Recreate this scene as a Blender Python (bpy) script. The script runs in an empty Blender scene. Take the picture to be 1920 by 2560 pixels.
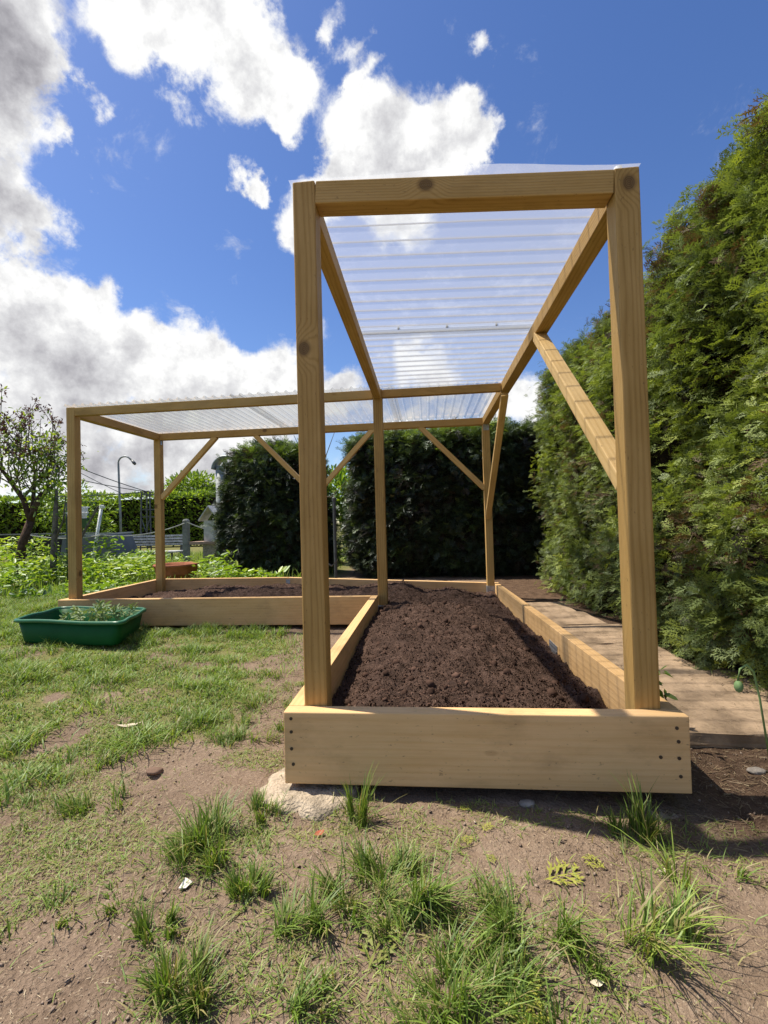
import bpy, bmesh, math, random
import numpy as np
from mathutils import Vector, Matrix

random.seed(7); RNG = np.random.default_rng(7)
sc = bpy.context.scene
COL = sc.collection

# ------------------------------------------------------------------ camera
CAM = np.array([0.4222, -1.2921, 0.7602])
yaw, pitch, roll, FPX = -0.0931, 0.0210, -0.0272, 1161.83
_cy, _sy, _cp, _sp, _cr, _sr = math.cos(yaw), math.sin(yaw), math.cos(pitch), math.sin(pitch), math.cos(roll), math.sin(roll)
CF = np.array([_sy*_cp, _cy*_cp, _sp]); _r = np.array([_cy, -_sy, 0.0]); _u = np.cross(_r, CF)
CR = _r*_cr + _u*_sr; CU = -_r*_sr + _u*_cr
cd = bpy.data.cameras.new('camera'); cam = bpy.data.objects.new('camera', cd); COL.objects.link(cam)
cam.matrix_world = Matrix(((CR[0], CU[0], -CF[0], CAM[0]), (CR[1], CU[1], -CF[1], CAM[1]), (CR[2], CU[2], -CF[2], CAM[2]), (0, 0, 0, 1)))
cd.sensor_fit = 'HORIZONTAL'; cd.sensor_width = 36.0; cd.lens = 36.0*FPX/1920.0
cd.clip_start = 0.05; cd.clip_end = 2000
sc.camera = cam
def sky_dir(a, b):            # direction towards a point of the sky seen in the photo
    d = CF + CR*(a-960)/FPX - CU*(b-1280)/FPX
    return d/np.linalg.norm(d)

# ------------------------------------------------------------------ light
SUN_EL, SUN_AZ = math.radians(61), math.radians(-77)      # azimuth from +Y towards +X
sdir = Vector((math.sin(SUN_AZ)*math.cos(SUN_EL), math.cos(SUN_AZ)*math.cos(SUN_EL), math.sin(SUN_EL)))
sl = bpy.data.lights.new('sun', 'SUN'); sl.energy = 4.9; sl.angle = math.radians(0.7); sl.color = (1.0, 0.92, 0.79)
so = bpy.data.objects.new('sun', sl); COL.objects.link(so)
so.rotation_euler = sdir.to_track_quat('Z', 'Y').to_euler(); so.location = (-6, 2, 8)
sc.view_settings.view_transform = 'Standard'; sc.view_settings.look = 'None'
sc.view_settings.exposure = 0.62; sc.view_settings.gamma = 1.0; sc.view_settings.use_curve_mapping = False

world = bpy.data.worlds.new('World'); sc.world = world; world.use_nodes = True
def build_world():
    nt = world.node_tree; nt.nodes.clear(); N = nt.nodes; L = nt.links
    def n(t, **k):
        x = N.new(t)
        for a, b in k.items(): setattr(x, a, b)
        return x
    def math_(op, a, b=None, c=None, clamp=False):
        m = n('ShaderNodeMath', operation=op, use_clamp=clamp)
        for i, v in enumerate((a, b, c)):
            if v is None: continue
            if hasattr(v, 'links'): L.new(v, m.inputs[i])
            else: m.inputs[i].default_value = v
        return m.outputs[0]
    def smooth(v, lo, hi, a=0.0, b=1.0):
        m = n('ShaderNodeMapRange', interpolation_type='SMOOTHSTEP'); L.new(v, m.inputs[0])
        m.inputs[1].default_value = lo; m.inputs[2].default_value = hi; m.inputs[3].default_value = a; m.inputs[4].default_value = b
        return m.outputs[0]
    out = n('ShaderNodeOutputWorld')
    sky = n('ShaderNodeTexSky', sky_type='NISHITA'); sky.sun_disc = False
    sky.sun_elevation = SUN_EL; sky.sun_rotation = SUN_AZ; sky.air_density = 1.0; sky.dust_density = 0.4; sky.ozone_density = 2.0
    hs = n('ShaderNodeHueSaturation'); hs.inputs['Saturation'].default_value = 1.22; hs.inputs['Value'].default_value = 0.84; hs.inputs['Hue'].default_value = 0.512
    L.new(sky.outputs[0], hs.inputs['Color'])
    bgs = n('ShaderNodeBackground'); bgs.inputs[1].default_value = 0.118; L.new(hs.outputs[0], bgs.inputs[0])
    tc = n('ShaderNodeTexCoord'); D = tc.outputs['Generated']
    def noise(vec, scale, detail, rough=0.55, dist=0.0):
        x = n('ShaderNodeTexNoise'); x.inputs['Scale'].default_value = scale; x.inputs['Detail'].default_value = detail
        x.inputs['Roughness'].default_value = rough; x.inputs['Distortion'].default_value = dist
        L.new(vec, x.inputs['Vector']); return x
    # warp directions so that outlines are ragged
    w = noise(D, 5.5, 8, 0.62)
    sub = n('ShaderNodeVectorMath', operation='SUBTRACT'); L.new(w.outputs['Color'], sub.inputs[0]); sub.inputs[1].default_value = (0.5, 0.5, 0.5)
    scl = n('ShaderNodeVectorMath', operation='SCALE'); L.new(sub.outputs[0], scl.inputs[0]); scl.inputs['Scale'].default_value = 0.19
    add = n('ShaderNodeVectorMath', operation='ADD'); L.new(D, add.inputs[0]); L.new(scl.outputs[0], add.inputs[1])
    DW = add.outputs[0]
    def field(blobs, vec):
        acc = None
        for (a, b, r, wt) in blobs:
            c = sky_dir(a, b); cosv = float(np.dot(c, CF))
            rad = r/FPX*cosv**1.5
            dn = n('ShaderNodeVectorMath', operation='DISTANCE'); L.new(vec, dn.inputs[0]); dn.inputs[1].default_value = tuple(c)
            v = smooth(dn.outputs['Value'], rad*1.25, 0.0, 0.0, wt)
            acc = v if acc is None else math_('MAXIMUM', acc, v) if False else math_('ADD', acc, v)
        return acc
    clouds = [  # (x, y, radius, weight) of the cloud lumps as they stand in the sky
        (40, 40, 190, 1.0), (10, 250, 180, 1.0), (120, 170, 90, .7), (-60, 440, 180, 1.0), (90, 520, 90, .75), (-20, 700, 130, 1.0), (150, 330, 50, .5), (40, 600, 80, .6),
        (300, 30, 130, .95), (450, 60, 150, 1.0), (600, 90, 150, 1.0), (700, 200, 120, .9), (560, 210, 100, .8), (770, 190, 75, .75), (420, 170, 85, .7), (690, 290, 60, .5), (360, -40, 160, .9), (560, -50, 150, .9),
        (210, 210, 50, .55), (265, 280, 48, .55), (225, 420, 34, .42), (210, 455, 22, .4), (260, 460, 20, .4),
        (900, 330, 120, .95), (1010, 380, 150, 1.0), (1130, 340, 110, .9), (1210, 345, 60, .7), (860, 450, 120, .95), (1000, 480, 160, 1.0), (780, 480, 85, .8), (720, 560, 70, .7), (900, 240, 50, .5), (905, 190, 45, .5), (885, 110, 45, .45), (940, 150, 36, .42), (915, 60, 30, .36), (1160, 270, 40, .4), (750, 600, 60, .5),
        (606, 405, 75, 1.15), (628, 460, 48, .7), (815, 60, 40, .42), (820, 0, 60, .45),
        (1195, 95, 50, .52), (1250, 118, 32, .50), 
        (60, 780, 170, 1.0), (180, 790, 110, .8), (260, 730, 50, .5), (250, 880, 150, 1.0), (60, 960, 220, 1.0), (400, 930, 140, .95), (540, 930, 110, .9), (660, 930, 110, .95), (500, 1040, 190, 1.0), (700, 1010, 120, .9), (330, 860, 60, .5), (820, 980, 100, .75), (890, 950, 60, .5), (800, 820, 40, .35),
        (200, 1130, 170, .95), (420, 1190, 140, .8), (640, 1150, 140, .7), (0, 1180, 170, .9),
        (1090, 900, 75, .6), (1010, 890, 70, .6), (1290, 1010, 70, .75), (1230, 1040, 70, .7), (1350, 1080, 80, .7), (1100, 1010, 100, .6), (960, 1060, 100, .6),
    ]
    m = field(clouds, DW)
    holes = field([(520, 460, 30, .3), (560, 1130, 45, .55), (610, 170, 38, .35), (850, 900, 45, .3)], DW)
    m = math_('SUBTRACT', m, holes)
    # open sky outside the picture: scattered clouds of the same kind
    dotn = n('ShaderNodeVectorMath', operation='DOT_PRODUCT'); L.new(D, dotn.inputs[0]); dotn.inputs[1].default_value = tuple(CF)
    behind = smooth(dotn.outputs['Value'], 0.5, 0.2)
    far = noise(D, 2.2, 5)
    m = math_('ADD', m, math_('MULTIPLY', behind, smooth(far.outputs['Fac'], 0.52, 0.68)))
    fine = noise(D, 11.0, 11, 0.66, 0.35)
    dens = math_('ADD', math_('MINIMUM', m, 1.25), math_('MULTIPLY', math_('SUBTRACT', fine.outputs['Fac'], 0.5), 1.55))
    cover = smooth(dens, 0.14, 0.66)
    # shading of the cloud: thick middles grey, thin rims white, lit from the sun's side
    off = n('ShaderNodeVectorMath', operation='ADD'); L.new(D, off.inputs[0]); off.inputs[1].default_value = tuple(sdir*0.035)
    b0 = noise(D, 8.0, 9, 0.62); b1 = noise(off.outputs[0], 8.0, 9, 0.62)
    relief = math_('SUBTRACT', b0.outputs['Fac'], b1.outputs['Fac'])
    grey = field([(0, 90, 210, .95), (60, 230, 130, .6), (-60, 420, 190, .9), (190, 60, 60, .3), (600, 230, 120, .32), (540, 60, 130, .25), (1040, 440, 120, .42), (960, 380, 80, .2),
                  (130, 900, 200, .45), (40, 830, 120, .3), (250, 940, 120, .3), (60, 1080, 150, .6), (250, 1090, 130, .5), (460, 1140, 130, .55), (330, 1000, 70, .3), (560, 1010, 60, .25), (330, 1200, 150, .45), (540, 1190, 60, .3)], DW)
    grey = math_('ADD', grey, math_('MULTIPLY', behind, smooth(far.outputs['Fac'], .55, .72, 0, .5)))
    lum = math_('SUBTRACT', 1.0, math_('MULTIPLY', math_('MINIMUM', grey, 1.05), 0.54))
    lum = math_('ADD', lum, math_('MULTIPLY', relief, 1.7))
    lum = math_('MAXIMUM', math_('MINIMUM', lum, 1.0), 0.3)
    ramp = n('ShaderNodeValToRGB'); L.new(lum, ramp.inputs[0])
    e = ramp.color_ramp.elements
    e[0].position = 0.2; e[0].color = (0.17, 0.165, 0.185, 1); e[1].position = 1.0; e[1].color = (0.66, 0.66, 0.655, 1)
    x = e.new(0.5); x.color = (0.32, 0.315, 0.335, 1); x = e.new(0.8); x.color = (0.50, 0.50, 0.51, 1)
    bgc = n('ShaderNodeBackground'); L.new(ramp.outputs[0], bgc.inputs[0]); bgc.inputs[1].default_value = 1.0
    mix = n('ShaderNodeMixShader'); L.new(cover, mix.inputs[0]); L.new(bgs.outputs[0], mix.inputs[1]); L.new(bgc.outputs[0], mix.inputs[2])
    L.new(mix.outputs[0], out.inputs[0])
build_world()
world.cycles.sampling_method = 'MANUAL'; world.cycles.sample_map_resolution = 512
sc.cycles.max_bounces = 8; sc.cycles.transparent_max_bounces = 16; sc.cycles.diffuse_bounces = 3

# ------------------------------------------------------------------ materials
def new_mat(name):
    m = bpy.data.materials.new(name); m.use_nodes = True
    nt = m.node_tree; nt.nodes.clear(); return m, nt, nt.nodes, nt.links
class NB:
    def __init__(s, nt): s.nt = nt; s.N = nt.nodes; s.L = nt.links
    def n(s, t, **k):
        x = s.N.new(t)
        for a, b in k.items(): setattr(x, a, b)
        return x
    def m(s, op, a, b=None, clamp=False):
        x = s.n('ShaderNodeMath', operation=op, use_clamp=clamp)
        for i, v in enumerate((a, b)):
            if v is None: continue
            if hasattr(v, 'links'): s.L.new(v, x.inputs[i])
            else: x.inputs[i].default_value = v
        return x.outputs[0]
    def map(s, v, lo, hi, a=0.0, b=1.0):
        x = s.n('ShaderNodeMapRange', interpolation_type='SMOOTHSTEP'); s.L.new(v, x.inputs[0])
        for i, q in enumerate((lo, hi, a, b)): x.inputs[i+1].default_value = q
        return x.outputs[0]
    def noise(s, vec, scale, detail=4, rough=.55, dist=0, out='Fac'):
        x = s.n('ShaderNodeTexNoise')
        for k, v in (('Scale', scale), ('Detail', detail), ('Roughness', rough), ('Distortion', dist)): x.inputs[k].default_value = v
        s.L.new(vec, x.inputs['Vector']); return x.outputs[out]
    def ramp(s, v, stops):
        x = s.n('ShaderNodeValToRGB'); s.L.new(v, x.inputs[0]); e = x.color_ramp.elements
        e[0].position, e[0].color = stops[0][0], (*stops[0][1], 1); e[1].position, e[1].color = stops[-1][0], (*stops[-1][1], 1)
        for p, c in stops[1:-1]: q = e.new(p); q.color = (*c, 1)
        return x.outputs[0]
    def mixc(s, f, a, b, mode='MIX'):
        x = s.n('ShaderNodeMix', data_type='RGBA', blend_type=mode)
        for i, v in ((0, f), (6, a), (7, b)):
            if hasattr(v, 'links'): s.L.new(v, x.inputs[i])
            elif i == 0: x.inputs[0].default_value = v
            else: x.inputs[i].default_value = (*v, 1)
        return x.outputs[2]
    def vm(s, op, a, b):
        x = s.n('ShaderNodeVectorMath', operation=op)
        for i, v in enumerate((a, b)):
            if hasattr(v, 'links'): s.L.new(v, x.inputs[i])
            else: x.inputs[i].default_value = v
        return x.outputs[0]
    def bump(s, h, strength=.3, dist=.01):
        x = s.n('ShaderNodeBump'); s.L.new(h, x.inputs['Height']); x.inputs['Strength'].default_value = strength; x.inputs['Distance'].default_value = dist
        return x.outputs[0]
    def bsdf(s, color, rough=.7, spec=.3, normal=None, metal=0.0):
        p = s.n('ShaderNodeBsdfPrincipled')
        if hasattr(color, 'links'): s.L.new(color, p.inputs['Base Color'])
        else: p.inputs['Base Color'].default_value = (*color, 1)
        if hasattr(rough, 'links'): s.L.new(rough, p.inputs['Roughness'])
        else: p.inputs['Roughness'].default_value = rough
        p.inputs['Specular IOR Level'].default_value = spec; p.inputs['Metallic'].default_value = metal
        if normal is not None: s.L.new(normal, p.inputs['Normal'])
        return p.outputs[0]
    def out(s, sh): o = s.n('ShaderNodeOutputMaterial'); s.L.new(sh, o.inputs[0])
    def obj(s): return s.n('ShaderNodeTexCoord').outputs['Object']

def wood_mat(name, light, mid, dark, knotc, ring=34.0, contrast=1.0, grey=0.0):
    m, nt, N, L = new_mat(name); b = NB(nt)
    P = b.obj(); info = b.n('ShaderNodeObjectInfo'); rnd = info.outputs['Random']
    comb = b.n('ShaderNodeCombineXYZ')
    L.new(b.m('MULTIPLY', rnd, 37.0), comb.inputs[0]); L.new(b.m('ADD', b.m('MULTIPLY', rnd, .11), .03), comb.inputs[1]); L.new(b.m('SUBTRACT', b.m('MULTIPLY', rnd, -.17), .02), comb.inputs[2])
    Q = b.vm('ADD', P, comb.outputs[0])
    # explicit knot of this stick
    at = b.n('ShaderNodeAttribute', attribute_type='OBJECT', attribute_name='knot')
    dv = b.vm('MULTIPLY', b.vm('SUBTRACT', P, at.outputs['Vector']), (.8, 1., 1.))
    ln = b.n('ShaderNodeVectorMath', operation='LENGTH'); L.new(dv, ln.inputs[0]); kd = ln.outputs['Value']
    swirl = b.map(kd, .07, .0, 0, .030)
    # long soft wobble then growth rings
    stretched = b.vm('MULTIPLY', Q, (.9, 5., 5.))
    wob = b.n('ShaderNodeTexNoise'); wob.inputs['Scale'].default_value = 1.6; wob.inputs['Detail'].default_value = 3; L.new(stretched, wob.inputs['Vector'])
    sub = b.vm('SUBTRACT', wob.outputs['Color'], (.5, .5, .5)); wv = b.vm('MULTIPLY', sub, (0, .022, .022))
    R = b.vm('ADD', b.vm('MULTIPLY', Q, (.0, 1., 1.)), wv)
    ln2 = b.n('ShaderNodeVectorMath', operation='LENGTH'); L.new(R, ln2.inputs[0])
    rad = b.m('ADD', ln2.outputs['Value'], swirl)
    phase = b.m('MULTIPLY', rad, ring*6.2831*2)
    saw = b.m('ADD', b.m('MULTIPLY', b.m('SINE', phase), .5), .5)
    rings = b.m('POWER', saw, 2.5)
    fib = b.noise(b.vm('MULTIPLY', Q, (6., 260., 260.)), 1.0, 3, .6)
    blot = b.noise(b.vm('MULTIPLY', Q, (2.5, 9., 9.)), 1.3, 4, .6)
    f = b.m('ADD', b.m('MULTIPLY', rings, .26*contrast), b.m('ADD', b.m('MULTIPLY', fib, .30), b.m('MULTIPLY', blot, .62)))
    f = b.m('ADD', f, b.m('MULTIPLY', b.m('SUBTRACT', rnd, .5), .34))
    c = b.ramp(f, [(.30, light), (.62, mid), (1.05 if False else 1.0, dark)])
    # small random pin knots
    vor = b.n('ShaderNodeTexVoronoi'); vor.inputs['Scale'].default_value = 1.0; L.new(b.vm('MULTIPLY', Q, (4., 9., 9.)), vor.inputs['Vector'])
    sel = b.map(vor.outputs['Distance'], .10, .05)
    c = b.mixc(b.m('MULTIPLY', sel, .38), c, dark)
    speck = b.noise(b.vm('MULTIPLY', Q, (60., 140., 140.)), 1.0, 2, .6)
    c = b.mixc(b.map(speck, .66, .76, 0, .45), c, knotc)
    # dirt smears
    sm = b.noise(b.vm('MULTIPLY', Q, (3., 6., 6.)), 1.0, 6, .65)
    c = b.mixc(b.map(sm, .50, .74, 0, .34+grey), c, tuple(.45*x for x in mid))
    kin = b.map(kd, .018, .013); krim = b.map(kd, .026, .016)
    kr = b.m('ADD', b.m('MULTIPLY', b.m('SINE', b.m('MULTIPLY', kd, 1500.)), .25), .6)
    c = b.mixc(b.m('MULTIPLY', krim, .6), c, dark)
    c = b.mixc(b.m('MULTIPLY', b.m('MULTIPLY', kin, kr), .8), c, knotc)
    h = b.m('ADD', b.m('MULTIPLY', fib, .6), b.m('MULTIPLY', rings, .35))
    rough = b.map(blot, .3, .7, .55, .75)
    b.out(b.bsdf(c, rough, .22, b.bump(h, .35, .0025)))
    return m
M_POST = wood_mat('treated_wood', (.49, .31, .112), (.37, .22, .068), (.18, .10, .034), (.055, .028, .016), ring=62, contrast=.75)
M_BOARD = wood_mat('pine_board', (.73, .475, .235), (.60, .365, .155), (.36, .20, .085), (.10, .055, .03), ring=30, contrast=.3, grey=.16)
M_BRACE = wood_mat('brace_wood', (.66, .45, .20), (.56, .36, .14), (.34, .20, .07), (.06, .03, .015), ring=40, contrast=.6)

def simple(name, col, rough=.6, spec=.3, metal=0, var=.25, scale=12, bump=.0, col2=None):
    m, nt, N, L = new_mat(name); b = NB(nt); P = b.obj()
    nz = b.noise(P, scale, 5, .6)
    c = b.mixc(b.map(nz, .3, .7), tuple(x*(1-var) for x in col), col2 if col2 else tuple(min(1, x*(1+var*.7)) for x in col))
    nrm = b.bump(b.noise(P, scale*6, 4), bump, .01) if bump else None
    b.out(b.bsdf(c, rough, spec, nrm, metal)); return m
M_GALV = simple('galvanised_steel', (.42, .43, .44), .45, .5, .7, .3, 40)
M_SCREW = simple('dark_screw', (.075, .058, .045), .5, .4, .5)
M_GREENPL = simple('green_plastic', (.006, .062, .022), .42, .45, 0, .18, 7)
M_TERRA = simple('terracotta', (.32, .115, .06), .8, .2, 0, .3, 9, .15)
M_CONC = simple('concrete', (.42, .345, .255), .97, .05, 0, .38, 22, 1.0)
M_SLAB = simple('paving_stone', (.40, .285, .185), .95, .06, 0, .42, 7, .5)
M_STONE = simple('pebble_stone', (.30, .26, .22), .9, .15, 0, .35, 30, .3)
M_GREYW = simple('weathered_grey_wood', (.20, .21, .20), .85, .15, 0, .3, 10, .3)
M_DARKM = simple('dark_metal', (.09, .095, .10), .5, .4, .4)
M_GREYM = simple('grey_metal', (.30, .31, .31), .5, .4, .4)
M_WHITE = simple('white_plastic', (.70, .72, .73), .5, .35)
M_TANK = simple('grey_tank', (.135, .145, .165), .7, .25, 0, .2, 3)
M_DARKW = simple('dark_planks', (.032, .030, .031), .9, .05)
M_ROPE = simple('rope_fibre', (.42, .43, .40), .9, .1)
M_BARK = simple('bark', (.085, .055, .042), .95, .1, 0, .4, 18, .8)
M_BARKG = simple('grey_bark', (.16, .14, .115), .95, .1, 0, .4, 18, .8)
M_TWIG = simple('dry_twig', (.26, .17, .11), .9, .1, 0, .45, 60)
M_RUST = simple('red_leaf', (.40, .11, .06), .8, .2)
M_PALE = simple('pale_dry_leaf', (.62, .53, .40), .8, .2)
M_PAPER = simple('paper_scrap', (.80, .76, .66), .8, .2)

def leaf_mat(name, stops, trans=.35, gloss=.08, rough=.45):
    m, nt, N, L = new_mat(name); b = NB(nt)
    at = b.n('ShaderNodeAttribute', attribute_name='tint')
    c = b.ramp(at.outputs['Fac'], stops)
    d = b.n('ShaderNodeBsdfDiffuse'); L.new(c, d.inputs[0])
    t = b.n('ShaderNodeBsdfTranslucent'); L.new(b.mixc(1.0, c, (1.15, 1.2, .55), 'MULTIPLY'), t.inputs[0])
    mx = b.n('ShaderNodeMixShader'); mx.inputs[0].default_value = trans; L.new(d.outputs[0], mx.inputs[1]); L.new(t.outputs[0], mx.inputs[2])
    g = b.n('ShaderNodeBsdfGlossy'); g.inputs['Roughness'].default_value = rough; g.inputs[0].default_value = (.9, .95, 1, 1)
    m2 = b.n('ShaderNodeMixShader'); m2.inputs[0].default_value = gloss; L.new(mx.outputs[0], m2.inputs[1]); L.new(g.outputs[0], m2.inputs[2])
    b.out(m2.outputs[0]); return m
M_THUJA = leaf_mat('thuja_leaf', [(0, (.10, .055, .03)), (.07, (.16, .10, .05)), (.12, (.065, .085, .03)), (.45, (.20, .255, .06)), (.75, (.34, .39, .055)), (1, (.48, .50, .04))], .33, .03, .6)
M_YEW = leaf_mat('back_hedge_leaf', [(0, (.06, .034, .022)), (.2, (.026, .036, .018)), (.6, (.055, .085, .028)), (.85, (.15, .22, .035)), (1, (.24, .32, .04))], .28, .05, .5)
M_BEECH = leaf_mat('far_hedge_leaf', [(0, (.06, .10, .018)), (.5, (.19, .29, .03)), (1, (.38, .46, .06))], .45, .05)
M_GRASS = leaf_mat('grass_blade', [(0, (.36, .29, .14)), (.12, (.32, .30, .10)), (.2, (.085, .13, .022)), (.6, (.185, .285, .045)), (1, (.35, .43, .08))], .38, .03, .55)
M_COVER = leaf_mat('ground_cover_leaf', [(0, (.04, .10, .018)), (.5, (.21, .33, .03)), (1, (.42, .50, .06))], .45, .05)
M_TREEL = leaf_mat('fruit_tree_leaf', [(0, (.05, .09, .02)), (.5, (.17, .26, .035)), (1, (.42, .48, .07))], .5, .04)
M_BLOSS = leaf_mat('faded_blossom', [(0, (.05, .022, .026)), (.5, (.13, .055, .07)), (1, (.24, .12, .12))], .2, .03)
M_SEED = leaf_mat('seedling_leaf', [(0, (.11, .16, .07)), (.5, (.20, .27, .11)), (1, (.30, .36, .16))], .25, .03, .6)
M_SPRIG = leaf_mat('fallen_sprig_leaf', [(0, (.17, .19, .04)), (1, (.33, .33, .055))], .15, .04)
M_LITTER = leaf_mat('litter', [(0, (.10, .06, .04)), (.5, (.28, .20, .12)), (1, (.50, .41, .25))], .05, .03)
M_CRUMB = leaf_mat('soil_crumb', [(0, (.024, .015, .012)), (.5, (.088, .053, .039)), (.85, (.165, .10, .075)), (1, (.25, .17, .125))], .0, .0)

M_GRIT = leaf_mat('earth_crumb', [(0, (.14, .095, .07)), (.5, (.26, .19, .14)), (.85, (.34, .265, .20)), (1, (.46, .40, .32))], 0, .02, .8)
def ground_mat():
    m, nt, N, L = new_mat('ground_soil'); b = NB(nt); P = b.obj()
    n1 = b.noise(P, 2.3, 6, .6); n2 = b.noise(P, 14, 6, .65); n3 = b.noise(P, 120, 3, .6)
    n4 = b.noise(P, 45, 5, .7)
    f = b.m('ADD', b.m('MULTIPLY', n1, .42), b.m('ADD', b.m('MULTIPLY', n2, .30), b.m('ADD', b.m('MULTIPLY', n4, .20), b.m('MULTIPLY', n3, .20))))
    c = b.ramp(f, [(.38, (.095, .066, .045)), (.50, (.175, .125, .088)), (.60, (.225, .163, .116)), (.72, (.295, .222, .162))])
    sp = b.noise(P, 170, 2, .5)
    c = b.mixc(b.map(sp, .62, .70, 0, .6), c, (.42, .34, .24))
    c = b.mixc(b.map(b.noise(P, 105, 3, .6), .63, .75, 0, .5), c, (.10, .068, .05))
    at = b.n('ShaderNodeAttribute', attribute_name='grass')
    gm = b.map(b.m('ADD', at.outputs['Fac'], b.m('MULTIPLY', b.m('SUBTRACT', n2, .5), .9)), .25, .8)
    gc = b.ramp(n3, [(.3, (.07, .085, .025)), (.55, (.17, .18, .05)), (.7, (.26, .24, .09))])
    c = b.mixc(b.m('MULTIPLY', gm, .8), c, gc)
    a2 = b.n('ShaderNodeAttribute', attribute_name='mulch')
    c = b.mixc(b.m('MULTIPLY', a2.outputs['Fac'], .85), c, b.ramp(n2, [(.35, (.05, .028, .018)), (.65, (.13, .08, .05))]))
    h = b.m('ADD', b.m('MULTIPLY', n4, .7), b.m('MULTIPLY', n3, .5))
    b.out(b.bsdf(c, .95, .08, b.bump(h, 1.0, .016))); return m
M_GROUND = ground_mat()
def soil_mat():
    m, nt, N, L = new_mat('garden_compost'); b = NB(nt); P = b.obj()
    n1 = b.noise(P, 30, 6, .7); n2 = b.noise(P, 160, 4, .6)
    n0 = b.noise(P, 5, 3, .6)
    c = b.ramp(b.m('ADD', b.m('MULTIPLY', n0, .30), b.m('ADD', b.m('MULTIPLY', n1, .42), b.m('MULTIPLY', n2, .28))), [(.34, (.025, .016, .012)), (.50, (.080, .049, .036)), (.64, (.16, .10, .075))])
    b.out(b.bsdf(c, .95, .12, b.bump(b.m('ADD', n1, n2), 1.0, .015))); return m
M_SOIL = soil_mat()
def poly_mat():
    m, nt, N, L = new_mat('clear_polycarbonate'); b = NB(nt); P = b.obj()
    ribn = b.n('ShaderNodeAttribute', attribute_name='rib'); tr = b.n('ShaderNodeBsdfTransparent'); L.new(b.mixc(ribn.outputs['Fac'], (.93, .95, .97), (.50, .48, .47)), tr.inputs[0])  # rib tint darkens the folds in place of refraction
    df = b.n('ShaderNodeBsdfDiffuse'); df.inputs[0].default_value = (.80, .80, .82, 1)
    tl = b.n('ShaderNodeBsdfTranslucent'); tl.inputs[0].default_value = (.68, .71, .74, 1)
    mx = b.n('ShaderNodeMixShader'); mx.inputs[0].default_value = .7; L.new(df.outputs[0], mx.inputs[1]); L.new(tl.outputs[0], mx.inputs[2])
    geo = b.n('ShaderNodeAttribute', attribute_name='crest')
    dirt = b.noise(P, 5, 6, .65)
    fac = b.m('ADD', b.m('SUBTRACT', .33, b.m('MULTIPLY', ribn.outputs['Fac'], .12)), b.map(dirt, .5, .75, 0, .10))
    m1 = b.n('ShaderNodeMixShader'); L.new(fac, m1.inputs[0]); L.new(tr.outputs[0], m1.inputs[1]); L.new(mx.outputs[0], m1.inputs[2])
    gl = b.n('ShaderNodeBsdfGlossy'); gl.inputs['Roughness'].default_value = .12
    fr = b.n('ShaderNodeFresnel'); fr.inputs[0].default_value = 1.5
    m2 = b.n('ShaderNodeMixShader'); L.new(b.m('MULTIPLY', fr.outputs[0], .35), m2.inputs[0]); L.new(m1.outputs[0], m2.inputs[1]); L.new(gl.outputs[0], m2.inputs[2])
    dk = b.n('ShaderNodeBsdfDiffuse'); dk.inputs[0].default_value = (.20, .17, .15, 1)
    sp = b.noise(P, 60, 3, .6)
    fold_dark = b.m('MULTIPLY', b.map(geo.outputs['Fac'], .25, .8), b.map(sp, .30, .60, .34, .55))  # dark fold lines painted in, imitating light lost by refraction
    m3 = b.n('ShaderNodeMixShader'); L.new(fold_dark, m3.inputs[0]); L.new(m2.outputs[0], m3.inputs[1]); L.new(dk.outputs[0], m3.inputs[2])
    b.out(m3.outputs[0]); return m
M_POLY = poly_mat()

# ------------------------------------------------------------------ object helpers
def tag(o, label=None, cat=None, group=None, kind=None):
    for k, v in (('label', label), ('category', cat), ('group', group), ('kind', kind)):
        if v: o[k] = v
    return o
def thing(name, label, cat, loc=(0, 0, 0), group=None):
    o = bpy.data.objects.new(name, None); COL.objects.link(o); o.location = loc; o.empty_display_size = .1
    return tag(o, label, cat, group)
WM = {}
def wloc(o):
    v = Vector((0, 0, 0))
    while o is not None: v = v + Vector(o.location); o = o.parent
    return v
def link(name, me, mat, parent=None, loc=None, smooth=False):
    o = bpy.data.objects.new(name, me); COL.objects.link(o)
    if mat: me.materials.append(mat)
    if parent is not None: o.parent = parent
    if loc is not None: o.location = loc
    if smooth: me.polygons.foreach_set('use_smooth', np.ones(len(me.polygons), dtype=bool))
    return o
def fast_mesh(name, V, F, tint=None, attr='tint'):
    V = np.asarray(V, dtype=np.float32); F = np.asarray(F, dtype=np.int32); k = F.shape[1]
    me = bpy.data.meshes.new(name)
    me.vertices.add(len(V)); me.vertices.foreach_set('co', V.ravel())
    me.loops.add(F.size); me.loops.foreach_set('vertex_index', F.ravel())
    me.polygons.add(len(F)); me.polygons.foreach_set('loop_start', np.arange(0, F.size, k, dtype=np.int32))
    me.polygons.foreach_set('loop_total', np.full(len(F), k, dtype=np.int32))
    me.update(calc_edges=True); me.validate()
    if tint is not None:
        a = me.attributes.new(attr, 'FLOAT', 'POINT'); a.data.foreach_set('value', np.asarray(tint, dtype=np.float32))
    return me
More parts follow.
